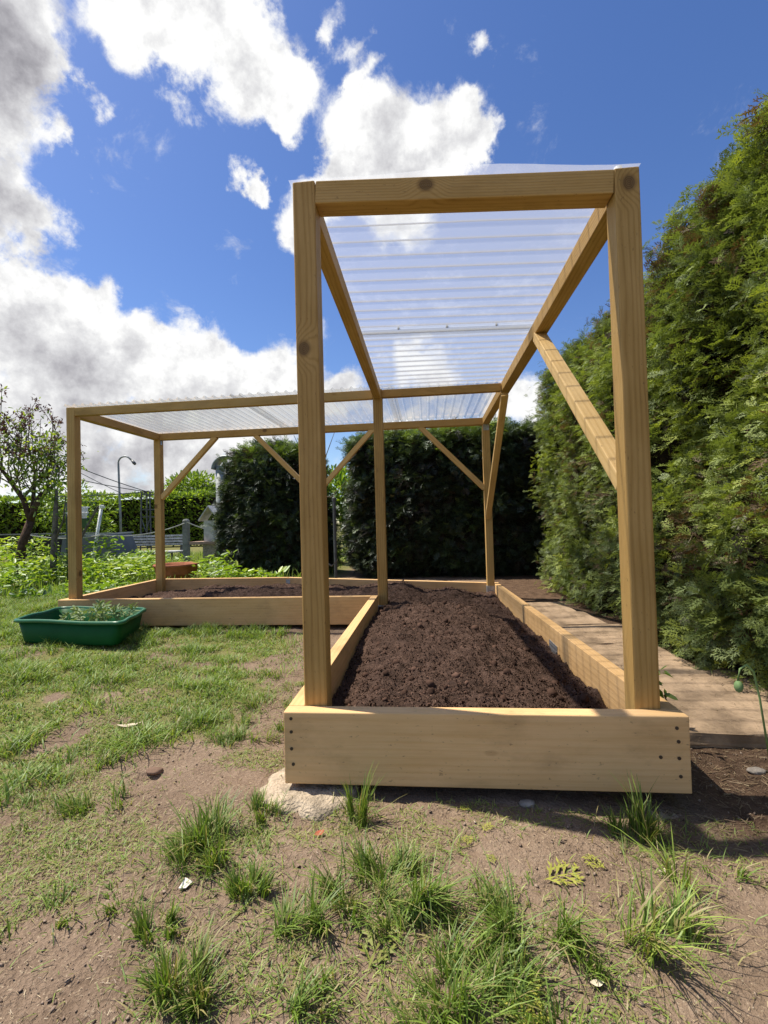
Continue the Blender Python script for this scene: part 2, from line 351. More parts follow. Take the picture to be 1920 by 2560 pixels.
class MB:
    """collects shapes in world space, then links them as ONE mesh under a parent"""
    def __init__(s): s.V = []; s.F = []
    def add(s, vs, fs):
        k = len(s.V); s.V += [tuple(v) for v in vs]; s.F += [tuple(i+k for i in f) for f in fs]
    def box(s, c, d, rot=None):
        pts = [Vector((x*d[0]/2, y*d[1]/2, z*d[2]/2)) for x in (-1, 1) for y in (-1, 1) for z in (-1, 1)]
        if rot is not None: pts = [rot @ p for p in pts]
        s.add([p+Vector(c) for p in pts], [(0, 1, 3, 2), (4, 6, 7, 5), (0, 4, 5, 1), (2, 3, 7, 6), (0, 2, 6, 4), (1, 5, 7, 3)])
    def bar(s, p0, p1, w, h, up=(0, 0, 1)):
        p0, p1 = Vector(p0), Vector(p1); x = (p1-p0).normalized(); y = Vector(up).cross(x)
        if y.length < 1e-4: y = Vector((0, 1, 0)).cross(x)
        y.normalize(); z = x.cross(y); R = Matrix((x, y, z)).transposed()
        s.box((p0+p1)/2, ((p1-p0).length, w, h), R)
    def tube(s, pts, rad, n=7, cap=True):
        pts = [Vector(p) for p in pts]
        if not hasattr(rad, '__len__'): rad = [rad]*len(pts)
        vs = []; fs = []; ref = Vector((0.31, 0.17, 0.93))
        for i, p in enumerate(pts):
            t = (pts[min(i+1, len(pts)-1)]-pts[max(i-1, 0)]).normalized()
            a = t.cross(ref)
            if a.length < .05: a = t.cross(Vector((1, 0, 0)))
            a.normalize(); c = t.cross(a)
            for j in range(n):
                q = 2*math.pi*j/n; vs.append(p+(a*math.cos(q)+c*math.sin(q))*rad[i])
        for i in range(len(pts)-1):
            for j in range(n): fs.append((i*n+j, i*n+(j+1) % n, (i+1)*n+(j+1) % n, (i+1)*n+j))
        if cap: fs.append(tuple(range(n-1, -1, -1))); fs.append(tuple((len(pts)-1)*n+j for j in range(n)))
        s.add(vs, fs)
    def lathe(s, c, prof, n=32):
        vs = []; fs = []
        for r, z in prof:
            for j in range(n): q = 2*math.pi*j/n; vs.append((c[0]+r*math.cos(q), c[1]+r*math.sin(q), c[2]+z))
        for i in range(len(prof)-1):
            for j in range(n): fs.append((i*n+j, i*n+(j+1) % n, (i+1)*n+(j+1) % n, (i+1)*n+j))
        s.add(vs, fs)
    def build(s, name, mat, parent=None, smooth=False, loc=None):
        if parent is not None: o0 = wloc(parent); off = Vector((0, 0, 0))
        else:
            off = Vector(loc) if loc is not None else Vector(s.V[0]); o0 = off
        inv = WM.get(parent.name) if parent is not None else None
        vs = [tuple(inv @ Vector(v)) for v in s.V] if inv is not None else [tuple(Vector(v)-o0) for v in s.V]
        me = bpy.data.meshes.new(name); me.from_pydata(vs, [], s.F); me.update()
        return link(name, me, mat, parent, off if parent is None else None, smooth)
def beam(name, p0, p1, w, h, mat, parent, up=(0, 0, 1), bevel=.003, knot=None):
    """timber from p0 to p1: local X runs along the grain"""
    p0, p1 = Vector(p0), Vector(p1); x = (p1-p0).normalized(); y = Vector(up).cross(x); y.normalize(); z = x.cross(y); Ln = (p1-p0).length
    bm = bmesh.new(); bmesh.ops.create_cube(bm, size=1.0)
    for v in bm.verts: v.co = Vector((v.co.x*Ln, v.co.y*w, v.co.z*h))
    bmesh.ops.bevel(bm, geom=list(bm.edges), offset=bevel, segments=2, affect='EDGES', profile=.5)
    me = bpy.data.meshes.new(name); bm.to_mesh(me); bm.free()
    o = link(name, me, mat, parent)
    Mx = Matrix((x, y, z)).transposed().to_4x4(); Mx.translation = (p0+p1)/2 - (wloc(parent) if parent else Vector((0, 0, 0)))
    o.matrix_local = Mx; G4 = Mx.copy(); G4.translation = (p0+p1)/2; WM[o.name] = G4.inverted()
    if knot is not None: o['knot'] = [float(k) for k in Mx.inverted() @ (Vector(knot)-(wloc(parent) if parent else Vector((0, 0, 0))))]
    else: o['knot'] = [99.0, 0.0, 0.0]
    return o
# value noise
def _h(i, j, k, s):
    n = (i.astype(np.int64)*374761393 + j.astype(np.int64)*668265263 + k.astype(np.int64)*2147483647 + s*1274126177) & 0xffffffff
    n = ((n ^ (n >> 13))*1274126177) & 0xffffffff
    n = (n ^ (n >> 16)) & 0xffff
    return n/65535.0
def vnoise(x, y, z=None, s=0):
    x = np.asarray(x, float); y = np.asarray(y, float); z = np.zeros_like(x) if z is None else np.asarray(z, float)
    xi, yi, zi = np.floor(x), np.floor(y), np.floor(z); fx, fy, fz = x-xi, y-yi, z-zi
    u, v, w = [f*f*(3-2*f) for f in (fx, fy, fz)]; r = 0
    for a in (0, 1):
        for b in (0, 1):
            for c in (0, 1):
                r = r + _h(xi+a, yi+b, zi+c, s)*(u if a else 1-u)*(v if b else 1-v)*(w if c else 1-w)
    return r
def fbm(x, y, z=None, o=4, s=0):
    t = 0; a = .5; f = 1.0
    for i in range(o):
        t = t + a*vnoise(x*f, y*f, None if z is None else z*f, s+i*17); a *= .5; f *= 2.03
    return t/(1-.5**o)

# ------------------------------------------------------------------ ground
def lawn_edge(y):   # x of the right edge of the lawn at depth y
    return np.interp(y, [-2, -.55, -.25, -.09, .03, .23, .31, .46, .87, 1.15, 1.62, 1.85, 2.02, 2.05], [-1.5, -1.0, -.90, -.80, -.70, -.56, -.40, -.30, -.34, -.34, -.40, -.58, -.9, -3.0])
def grass_mask(x, y):
    e = lawn_edge(y); g = np.clip((e-x)/.28+.35, 0, 1)
    g = g*np.clip((fbm(x*4.2, y*4.2, o=3, s=5)-.20)/.20, 0.12, 1)
    inb = (x > -2.42) & (x < 1.1) & (y > 2.0) & (y < 3.36)
    g = np.where(inb, 0, g)
    left = np.clip((-2.4-x)/.1, 0, 1)*np.clip((y-1.6)/.3, 0, 1)
    g = np.maximum(g, left)
    g = np.maximum(g, np.clip((y-3.5)/.3, 0, 1)*np.clip((-.6-x)/.5, 0, 1))
    return g
def ground_z(x, y):
    z = (fbm(x*1.7, y*1.7, o=3, s=3)-.5)*.016 + (fbm(x*9, y*9, o=3, s=9)-.5)*.016 + (fbm(x*34, y*34, o=3, s=12)-.5)*.011
    near = np.exp(-((np.hypot(x, y-.5))/5)**2); z = z*near
    z = z - .022*np.exp(-(((x-1.0)/.35)**2+((y+.03)/.16)**2)) + .010*np.exp(-(((x-.55)/.3)**2+((y+.15)/.12)**2))
    z = z - .022*np.exp(-(((x+.45)/.045)**2+((y-.085)/.025)**2)) - .02*np.exp(-(((x-.16)/.12)**2+((y+.12)/.05)**2))
    z = z + .035*np.exp(-(((x+2.0)/.7)**2+((y-1.75)/.45)**2))
    under = (x > -2.43) & (x < 1.11) & (y > -.02) & (y < 3.36) & ((x > -.02) | (y > 2.0))
    return np.where(under, np.minimum(z, -.005), z)
def axis(lo, hi, d0, far_lo, far_hi):
    a = list(np.arange(lo, hi+1e-6, d0)); d = d0; v = hi
    while v < far_hi: d *= 1.22; v += d; a.append(v)
    d = d0; v = lo; b = []
    while v > far_lo: d *= 1.22; v -= d; b.append(v)
    return np.array(b[::-1]+a)
xs = axis(-1.25, 1.5, .0085, -500, 500); ys = axis(-.75, .6, .0085, -60, 900)
GX, GY = np.meshgrid(xs, ys); GZ = ground_z(GX, GY)
nx, ny = len(xs), len(ys)
idx = np.arange(nx*ny).reshape(ny, nx)
F = np.stack([idx[:-1, :-1], idx[:-1, 1:], idx[1:, 1:], idx[1:, :-1]], -1).reshape(-1, 4)
me = fast_mesh('ground', np.stack([GX, GY, GZ], -1).reshape(-1, 3), F, grass_mask(GX, GY).ravel(), 'grass')
mul = np.clip((GX-1.06)/.12, 0, 1)*np.clip((.45-GY)/.1, 0, 1)*np.clip((GY+.25)/.2+(fbm(GX*6, GY*6, s=31)-.5)*2, 0, 1)
mul = np.maximum(mul, np.clip((GX-1.55)/.15, 0, 1)*np.clip((GY-.2)/.2, 0, 1)); mul = np.maximum(mul, np.clip((GY-2.7)/.3, 0, 1)*np.clip((GX-1.1)/.1, 0, 1))
a = me.attributes.new('mulch', 'FLOAT', 'POINT'); a.data.foreach_set('value', np.clip(mul, 0, 1).astype(np.float32).ravel())
ground = tag(link('ground', me, M_GROUND, smooth=True), kind='structure')

# ------------------------------------------------------------------ raised bed with roof frame
W, LB, MB_, B, t, p = 1.0877, 3.34, 2.018, 2.4057, .048, .068
ZB, ZT = .03, .23
zr = ZT-.0917                       # the far right corner sits lower
bed = thing('raised_bed', 'L-shaped raised bed of pale boards with post frame and clear corrugated roof', 'raised bed', (0, 0, 0))
hb = .2
fb = beam('front_board', (0, t/2, ZT-.1), (W, t/2, ZT-.1), t, hb, M_BOARD, bed)
for x, z in ((.022, .212), (.022, .175), (.022, .128), (.026, .085), (1.055, .200), (1.058, .165), (1.012, .124), (1.058, .122), (1.060, .075)):
    m = MB(); m.tube([(x, -.0016, z), (x, .006, z)], .0047, 10); m.build('screw', simple('screw_zinc', (.10, .085, .07), .45, .5, .6) if False else M_SCREW, fb)
sb = beam('side_board', (t/2, t+.001, ZT-.1), (t/2, MB_+t, ZT-.101), t, hb, M_BOARD, bed)
rb = beam('side_board', (W-t/2, t+.001, ZT-.1), (W-t/2, LB-t, zr-.1), t, hb, M_BOARD, bed)
wb = beam('wing_board', (-B, MB_+t/2, ZT-.1), (-.001, MB_+t/2, ZT-.1), t, hb, M_BOARD, bed)
bb1 = beam('back_board', (-B, LB-t/2, ZT-.1), (-1.0, LB-t/2, ZT-.105), t, hb, M_BOARD, bed)
bb2 = beam('back_board', (-.998, LB-t/2, ZT-.105), (W, LB-t/2, zr-.1), t, hb, M_BOARD, bed)
eb = beam('end_board', (-B+t/2, MB_+t+.001, ZT-.1), (-B+t/2, LB-t-.001, ZT-.1), t, hb, M_BOARD, bed)
def plate(c, d, parent):
    m = MB(); m.box(c, d); o = m.build('nail_plate', M_GALV, parent); return o
plate((-.995, LB-t-.0015, .165), (.042, .003, .085), bb1)
plate((W-t-.0015, 1.15, .085), (.003, .15, .075), rb)
m = MB()
for i in range(7):
    for j in range(3): m.tube([(W-t-.0025, 1.09+i*.02, .062+j*.02), (W-t-.0042, 1.09+i*.02, .062+j*.02)], .004, 6)
m.build('nail', M_SCREW, rb)
tops = {1: ZT+1.5536, 2: ZT+1.5044, 3: ZT+1.5007, 4: ZT+1.5104, 5: ZT+1.4997, 6: ZT+1.4872}
P1 = (t+p/2, t+p/2); P2 = (W-t-p/2, t+p/2); P3 = (t+p/2, MB_+t+p/2); P4 = (W-t-p/2, LB-t-p/2); P5 = (-B+t+p/2, LB-t-p/2); P6 = (-B+t+p/2, MB_+t+p/2); P7 = (-.685, LB-t-p/2)
def post(xy, z0, z1, knot=None, base=False):
    o = beam('post', (xy[0], xy[1], z0), (xy[0], xy[1], z1), p, p, M_POST, bed, up=(0, 1, 0), bevel=.004, knot=knot)
    if base:
        m = MB(); zb = base
        m.box((xy[0], xy[1]-p/2-.0015, zb), (p+.006, .003, .075)); m.box((xy[0], xy[1]+p/2+.0015, zb), (p+.006, .003, .075))
        m.box((xy[0]-p/2-.0015, xy[1], zb), (.003, p, .075)); m.box((xy[0]+p/2+.0015, xy[1], zb), (.003, p, .075))
        m.build('post_base', M_GALV, o)
    return o
post(P1, .06, tops[1], knot=(P1[0]-.01, t, 1.28)); po2 = post(P2, .06, tops[2], knot=(P2[0]+.004, t, tops[2]-.045))
post(P3, .06, tops[3], base=.12); p4o = post(P4, .04, tops[4]-p, base=.085); p5o = post(P5, .06, tops[5]-p, knot=(P5[0]-.02, P5[1]-p/2, .98)); post(P6, .06, tops[6], knot=(P6[0]+p/2, P6[1]+.01, .42)); post(P7, .06, tops[4]-p-.005)
# beams: top faces flush with the post tops
h2 = p/2
beam('beam', (P1[0]+h2+.001, P1[1], tops[1]-h2-.002), (P2[0]-h2-.001, P2[1], tops[2]-h2-.002), p-.002, p, M_POST, bed, knot=(.445, t, tops[1]-.045))
beam('beam', (P1[0], P1[1]+h2+.001, tops[1]-h2-.004), (P3[0], P3[1]-h2-.001, tops[3]-h2-.004), p-.014, p-.002, M_POST, bed)
rbm = beam('beam', (P2[0], P2[1]+h2+.001, tops[2]-h2-.004), (P4[0], P4[1]+h2, tops[4]-h2-.002), p-.006, p-.002, M_POST, bed)
beam('beam', (P6[0]+h2+.001, P6[1]-.012, tops[6]-h2-.002), (P3[0]-h2-.001, P3[1]-.012, tops[3]-h2-.002), p-.024, p-.004, M_POST, bed)
beam('beam', (P3[0]+h2+.001, P3[1]-.012, tops[3]-h2-.001), (P4[0]-h2-.001, P3[1]-.012, tops[3]-h2+.002), p-.024, p-.012, M_POST, bed)
bbm = beam('beam', (P5[0]-h2, P5[1], tops[5]-h2-.001), (P4[0]-h2+.002, P4[1], tops[4]-h2-.003), p-.004, p-.002, M_POST, bed, knot=(-1.18, P5[1]-h2, tops[5]-.02))
beam('beam', (P6[0], P6[1]+h2+.001, tops[6]-h2-.003), (P5[0], P5[1]-h2-.001, tops[5]-h2-.003), p-.004, p-.002, M_POST, bed)
zu = tops[4]-p
def brace(a, b_, up): return beam('brace', a, b_, .046, .05, M_BRACE, bed, up=up, bevel=.002)
beam('brace', (P2[0]-.004, P2[1]+h2-.004, .85), (P2[0]-.004, 1.07, zu-.008), .046, .056, M_BRACE, bed, up=(1, 0, 0))
beam('brace', (P4[0]-.012, P4[1]-h2-.01, .77), (P4[0]-.012, 2.06, zu-.03), .036, .05, M_BRACE, bed, up=(1, 0, 0))
yb = P4[1]-.004
brace((P5[0]+h2-.004, yb, 1.065), (-1.70, yb, zu+.0), (0, 1, 0))
brace((P7[0]-h2+.004, yb, 1.075), (-1.29, yb, zu+.0), (0, 1, 0))
brace((P7[0]+h2-.004, yb, 1.075), (-.09, yb, zu+.004), (0, 1, 0))
brace((P4[0]-h2+.004, yb, 1.055), (.375, yb, zu+.004), (0, 1, 0))
m = MB(); m.box((P4[0], P4[1]-h2-.0015, zu-.03), (.05, .003, .06)); m.build('bracket', M_GALV, p4o)
m = MB(); m.box((P5[0]+h2+.0015, P5[1]-.008, zu-.032), (.003, .03, .05)); m.build('bracket', M_GALV, p5o)
m = MB(); m.box((P2[0]-h2+.022, P2[1]+h2+.0008, tops[2]-.115), (.03, .0016, .05)); m.build('bracket', M_GALV, po2)
def ridged(u, pitch, width, h):   # flat pans with narrow raised ribs
    f = np.abs(((u/pitch) % 1.0)-.5)*pitch
    s = np.clip((width/2-f)/(width/2), 0, 1)
    g = ((u/pitch) % 1.0-.5)*pitch
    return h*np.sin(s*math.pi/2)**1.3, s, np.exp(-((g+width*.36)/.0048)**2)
def sheet(name, x0, x1, y0, y1, along, pitch, zfun, lift=None, phase=0.0):
    if along == 'x': us = np.arange(y0, y1+1e-6, pitch/30); vs = np.linspace(x0, x1, 14)
    else: us = np.arange(x0, x1+1e-6, pitch/30); vs = np.linspace(y0, y1, 14)
    Ug, Vg = np.meshgrid(us, vs); hgt, rib, s = ridged(Ug+phase, pitch, .030, .016)
    X, Y = (Vg, Ug) if along == 'x' else (Ug, Vg)
    Z = zfun(X, Y)+.003+hgt
    if lift is not None: Z = Z+lift(X, Y)
    n1, n0 = Ug.shape; I = np.arange(n1*n0).reshape(n1, n0)
    Fq = np.stack([I[:-1, :-1], I[:-1, 1:], I[1:, 1:], I[1:, :-1]], -1).reshape(-1, 4)
    crest = s*(1.0 if along == 'x' else .38)                           # painted dark line at one foot of each rib, for light bent away
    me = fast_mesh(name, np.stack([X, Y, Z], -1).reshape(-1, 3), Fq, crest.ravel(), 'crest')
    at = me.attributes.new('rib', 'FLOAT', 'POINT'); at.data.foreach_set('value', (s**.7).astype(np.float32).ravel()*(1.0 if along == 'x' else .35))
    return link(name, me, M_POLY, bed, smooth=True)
zf_front = lambda X, Y: (tops[1]+(tops[2]-tops[1])*np.clip((X-P1[0])/(P2[0]-P1[0]), 0, 1))*(1-np.clip((Y-.1)/2.0, 0, 1)) + (tops[3]+.004)*np.clip((Y-.1)/2.0, 0, 1)
bul = lambda X, Y: .020*np.exp(-((X-.62)/.22)**2)*np.exp(-((Y-.03)/.18)**2)
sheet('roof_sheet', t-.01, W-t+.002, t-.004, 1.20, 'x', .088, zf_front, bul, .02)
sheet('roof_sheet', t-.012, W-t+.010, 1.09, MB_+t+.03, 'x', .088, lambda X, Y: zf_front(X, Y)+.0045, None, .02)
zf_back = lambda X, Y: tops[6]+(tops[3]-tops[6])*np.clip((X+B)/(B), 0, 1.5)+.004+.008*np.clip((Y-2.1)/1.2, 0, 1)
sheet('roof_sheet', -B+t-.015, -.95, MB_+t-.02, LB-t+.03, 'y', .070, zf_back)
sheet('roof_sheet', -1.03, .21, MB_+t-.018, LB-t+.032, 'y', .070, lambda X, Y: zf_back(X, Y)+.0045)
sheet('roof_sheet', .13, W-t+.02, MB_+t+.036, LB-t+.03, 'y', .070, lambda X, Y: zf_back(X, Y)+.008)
xx = np.linspace(t+.004, W-t-.004, 24); Xg, Yg = np.meshgrid(xx, np.array([1.095, 1.185])); Zg = zf_front(Xg, Yg)+.0018; I = np.arange(48).reshape(2, 24)
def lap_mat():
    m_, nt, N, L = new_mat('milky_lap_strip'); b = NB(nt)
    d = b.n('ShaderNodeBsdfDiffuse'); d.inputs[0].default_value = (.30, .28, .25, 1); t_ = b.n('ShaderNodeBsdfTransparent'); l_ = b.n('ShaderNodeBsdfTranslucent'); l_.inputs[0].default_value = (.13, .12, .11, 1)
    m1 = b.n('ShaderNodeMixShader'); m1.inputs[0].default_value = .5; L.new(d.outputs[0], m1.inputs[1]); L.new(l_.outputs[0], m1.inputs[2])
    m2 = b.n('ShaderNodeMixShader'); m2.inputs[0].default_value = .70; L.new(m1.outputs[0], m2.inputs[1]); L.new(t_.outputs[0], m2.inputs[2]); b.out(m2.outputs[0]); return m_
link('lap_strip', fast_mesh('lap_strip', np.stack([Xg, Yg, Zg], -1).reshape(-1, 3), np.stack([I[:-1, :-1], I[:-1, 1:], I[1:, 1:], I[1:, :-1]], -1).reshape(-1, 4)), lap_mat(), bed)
m = MB()
m.tube([(P2[0]-.01, P2[1], tops[2]+.002), (P2[0]-.01, P2[1], tops[2]+.024)], [.013, .011], 12); m.build('sheet_cap', M_WHITE, bed)
for x in (.30, .55, .8):
    m = MB(); m.tube([(x, 1.10, zf_front(np.array(x), np.array(1.1))+.004), (x, 1.10, zf_front(np.array(x), np.array(1.1))+.016)], .005, 8); m.build('roof_screw', M_SCREW, bed)

# soil in the beds
def soil_h(x, y):
    sm = lambda q: np.clip(q, 0, 1)**2*(3-2*np.clip(q, 0, 1))
    base = .172 + .034*np.exp(-((x-.48)/.25)**2) - .085*sm((x-.58)/.42) - .075*sm((.26-x)/.2)*(.25+.75*sm((1.3-y)/.9))
    base = base - .115*sm((y-1.7)/.8)*sm((x-.12)/.3) + .055*np.exp(-(((x-.78)/.22)**2+((y-3.0)/.25)**2)) + .03*np.exp(-(((x-.35)/.2)**2+((y-2.45)/.2)**2))
    wing = ZT-.078-.045*np.clip((-1.75-x)/.4, 0, 1)-.02*np.exp(-((x+.45)/.3)**2)
    wing = wing - .03*np.clip((MB_+.2-y)/.15, 0, 1)
    k = np.clip((-x+.12)/.2, 0, 1); base = base*(1-k)+wing*k
    base = np.maximum(base, .045)
    return base + (fbm(x*6, y*6, o=3, s=41)-.5)*.05 + (fbm(x*24, y*24, o=3, s=43)-.5)*.044 + (fbm(x*80, y*80, o=2, s=47)-.5)*.014
def soil_mesh():
    d = .010
    xs = np.arange(-B+t+.002, W-t-.001, d); ys = np.arange(t+.001, LB-t-.001, d)
    X, Y = np.meshgrid(xs, ys); Z = soil_h(X, Y)
    I = np.arange(X.size).reshape(X.shape)
    Fq = np.stack([I[:-1, :-1], I[:-1, 1:], I[1:, 1:], I[1:, :-1]], -1)
    cx_ = (X[:-1, :-1]+X[1:, 1:])/2; cy_ = (Y[:-1, :-1]+Y[1:, 1:])/2
    ok = (cx_ > t+.002) | (cy_ > MB_+t+.002)
    Fq = Fq[ok]; used = np.unique(Fq); rem = np.full(X.size, -1); rem[used] = np.arange(len(used))
    V = np.stack([X, Y, Z], -1).reshape(-1, 3)[used]
    return fast_mesh('soil', V, rem[Fq])
soil = tag(link('soil', soil_mesh(), M_SOIL, smooth=False), 'dark brown crumbly compost filling the raised bed', 'soil', kind='stuff')

# ------------------------------------------------------------------ scattering helpers
def frames(dirs, nrm):
    x = dirs/np.linalg.norm(dirs, axis=1, keepdims=True)
    z = nrm-(nrm*x).sum(1, keepdims=True)*x; z /= np.linalg.norm(z, axis=1, keepdims=True)+1e-9
    return np.stack([x, np.cross(z, x), z], -1)            # columns
def scatter(TV, TF, pos, Rm, scale, tint, tvar=None):
    """copies of a small template joined into one array of leaves"""
    n = len(pos); k = len(TV)
    if np.ndim(scale) == 1: scale = scale[:, None, None]
    V = np.einsum('nij,kj->nki', Rm, TV)*scale + pos[:, None, :]
    Fq = TF[None]+(np.arange(n)*k)[:, None, None]
    T = np.repeat(tint, k)
    if tvar is not None: T = T+np.tile(tvar, n)
    return V.reshape(-1, 3), Fq.reshape(-1, TF.shape[1]), T
def join(parts):
    Vs, Fs, Ts = [], [], []; k = 0
    for V, Fq, T in parts: Vs.append(V); Fs.append(Fq+k); Ts.append(T); k += len(V)
    return np.concatenate(Vs), np.concatenate(Fs), np.concatenate(Ts)
def kite(a, d, n, ln, w):     # a narrow leaflet from point a along d
    d = np.array(d)/np.linalg.norm(d); s = np.cross(n, d)
    return [a, a+d*ln*.45-s*w/2, a+d*ln, a+d*ln*.45+s*w/2]
def spray(rng, levels=2, pairs=6, droop=.25):
    V = []; nn = np.array([0, 0, 1.0])
    def addk(a, d, ln, w): V.extend(kite(np.array(a), d, nn, ln, w))
    ax = lambda s_: np.array([s_, .05*math.sin(3*s_), -droop*s_*s_])
    for k in range(3): a = ax(k/3); b_ = ax((k+1)/3); addk(a, b_-a, np.linalg.norm(b_-a)*1.25, .055)
    for i in range(pairs):
        for sgn in (-1, 1):
            s_ = .10+.82*(i+.25*(sgn > 0)+rng.uniform(-.1, .1))/pairs
            ln = (.16+.36*math.sin(math.pi*min(1, .25+s_*.75))**1.0)*rng.uniform(.75, 1.15)
            an = sgn*rng.uniform(.6, .95); d = np.array([math.cos(an), math.sin(an), rng.uniform(-.25, .15)])
            a = ax(s_); addk(a, d, ln, .07)
            if levels > 1:
                for q, sg2 in ((.35, 1), (.5, -1), (.7, 1)):
                    an2 = an+sg2*.6; addk(a+d/np.linalg.norm(d)*ln*q, [math.cos(an2), math.sin(an2), rng.uniform(-.2, .2)], ln*.42, .06)
    V = np.array(V); Fq = np.arange(len(V)).reshape(-1, 4)
    return V, Fq
SPR_HI = [spray(np.random.default_rng(i), 2, 4, .2+.12*i) for i in range(4)]
SPR_LO = [spray(np.random.default_rng(20+i), 1, 5, .2+.12*i) for i in range(4)]
LEAF = (np.array([[0, 0, 0], [.35, -.22, .05], [.35, 0, -.02], [.35, .22, .05], [.75, -.17, .02], [.75, 0, -.05], [.75, .17, .02], [1, 0, -.12]]),
        np.array([[0, 1, 2, 2], [0, 2, 3, 3]]))
_lv = np.array([[0, 0, 0], [.3, -.20, .05], [.8, -.15, .0], [1.05, 0, -.12], [.8, .15, 0], [.3, .20, .05]])
LEAF = (_lv, np.array([[0, 1, 2, 3], [0, 3, 4, 5]]))

def unit(n, rng):
    v = rng.normal(size=(n, 3)); return v/np.linalg.norm(v, axis=1, keepdims=True)
def hedge(name, label, surf, n_hi, n_lo, mat, size, tintf, core, up_bias=.95, hi_test=None, seed=1, per=14, spread=.036, sparse=.16):
    """surf(rng, n) -> points on the clipped face and outward normals"""
    rng = np.random.default_rng(seed)
    root = thing(name, label, 'hedge', (float(core[0]), float(core[1]), 0.0))
    parts = []
    for n, T in ((n_hi, SPR_HI), (n_lo, SPR_LO)):
        if n == 0: continue
        P, Nr = surf(rng, n)
        if hi_test is not None:
            k = hi_test(P); k = k if T is SPR_HI else ~k
            P, Nr = P[k], Nr[k]
        # sprays grow in tufts: each tuft is a twig tip with its own direction, depth and hue
        nc = len(P); inset = rng.uniform(0, 1, nc)**1.2*.17
        dirn = Nr*rng.uniform(.5, 1.1, (nc, 1))+unit(nc, rng)*.55+np.array([0, 0, .28]); dirn /= np.linalg.norm(dirn, axis=1, keepdims=True)
        ctint = tintf(P, rng); cen = P-Nr*inset[:, None]; big = rng.uniform(.7, 1.3, nc)
        n = nc*per; Nr2 = np.repeat(Nr, per, 0); dc = np.repeat(dirn, per, 0); bg = np.repeat(big, per)
        P = np.repeat(cen, per, 0)+dc*(rng.uniform(-.07, .03, n)*bg)[:, None]+rng.normal(0, spread, (n, 3))*bg[:, None]
        d = dc*rng.uniform(.5, 1.1, (n, 1))+unit(n, rng)*.62
        nm = np.array([0, 0, up_bias])+unit(n, rng)*.50+Nr2*.50
        # a thin layer of darker sprays deeper in
        m_ = int(n*sparse); q0, qn = surf(rng, m_)
        if hi_test is not None:
            k = hi_test(q0); k = k if T is SPR_HI else ~k
            q0, qn = q0[k], qn[k]
        m_ = len(q0); P = np.concatenate([P, q0-qn*rng.uniform(.06, .15, (m_, 1))]); d = np.concatenate([d, unit(m_, rng)+qn*.4]); nm = np.concatenate([nm, unit(m_, rng)+np.array([0, 0, .4])])
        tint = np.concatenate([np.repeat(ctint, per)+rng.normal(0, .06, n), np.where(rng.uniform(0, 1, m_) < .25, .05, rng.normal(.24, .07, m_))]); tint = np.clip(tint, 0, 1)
        n = n+m_; Rm = frames(d, nm); s_ = rng.uniform(.6, 1.25, n)*size
        which = rng.integers(0, len(T), n)
        for q in range(len(T)):
            k = which == q
            parts.append(scatter(*T[q], P[k], Rm[k], s_[k], tint[k]))
    V, Fq, Tn = join(parts); o0 = np.array([core[0], core[1], 0])
    link('foliage', fast_mesh(name+'_foliage', V-o0, Fq, Tn), mat, root)
    return root
M_INNER = simple('hedge_shaded_twigs', (.020, .015, .011), .95, .05, 0, .6, 22, .9)  # dead twig brown taken near black: shade between sprays put into the colour
def core_mesh(root, X, Y, Z):     # lumpy closed sheet for the dead inner twigs, coloured dark as gap shade
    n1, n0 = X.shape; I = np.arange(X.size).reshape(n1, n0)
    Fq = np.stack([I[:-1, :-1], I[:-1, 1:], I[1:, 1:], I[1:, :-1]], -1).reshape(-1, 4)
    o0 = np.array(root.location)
    link('shaded_inner_twigs', fast_mesh('shaded_inner_twigs', np.stack([X, Y, Z], -1).reshape(-1, 3)-o0, Fq), M_INNER, root, smooth=True)
# --- tall hedge along the right: a rounded wall whose section is swept along y
RH_Y0, RH_Y1, RH_H = -.9, 4.25, 2.48
def rh_section(s):        # s 0..1 from the near foot over the top to the far foot: x offset, z
    pts = np.array([[0, .02], [-.05, .35], [-.02, .9], [.02, 1.5], [.07, 2.0], [.15, 2.32], [.30, 2.46], [.55, 2.5], [.85, 2.42], [1.0, 2.0], [1.05, 1.0], [1.05, 0.0]])
    l = np.concatenate([[0], np.cumsum(np.linalg.norm(np.diff(pts, axis=0), axis=1))]); l /= l[-1]
    return np.interp(s, l, pts[:, 0]), np.interp(s, l, pts[:, 1])
def rh_surface(s, y, inset=0.0):
    ox, oz = rh_section(s); e = 1e-3; ox2, oz2 = rh_section(s+e)
    tx, tz = ox2-ox, oz2-oz; ln = np.hypot(tx, tz)+1e-9; nxn, nzn = -tz/ln, tx/ln
    bump = (fbm(y*2.3, oz*1.7, s=61, o=3)-.5)*.36+(fbm(y*7, oz*6, s=63, o=2)-.5)*.10
    endk = np.clip((y-(RH_Y1-.45))/.45, 0, 1); shrink = 1-np.sqrt(np.clip(1-endk**2, 0, 1))
    x = 1.72+ox+nxn*(bump-inset)+shrink*.45*(ox < .5)-shrink*.1*(ox >= .5)+.03*np.sin(y*1.3)
    z = np.maximum(oz+nzn*(bump-inset)+.05*np.sin(y*2.1+1), 0.0)*(1-.05*shrink)
    return x, z, nxn, nzn
def rh_surf(rng, n):
    s = rng.uniform(0, .62, n); y = RH_Y0+(RH_Y1-RH_Y0)*rng.uniform(0, 1, n)**1.15
    x, z, a, c = rh_surface(s, y)
    endk = np.clip((y-(RH_Y1-.45))/.45, 0, 1)
    return np.stack([x, y, z], -1), np.stack([a, endk*.9, c], -1)
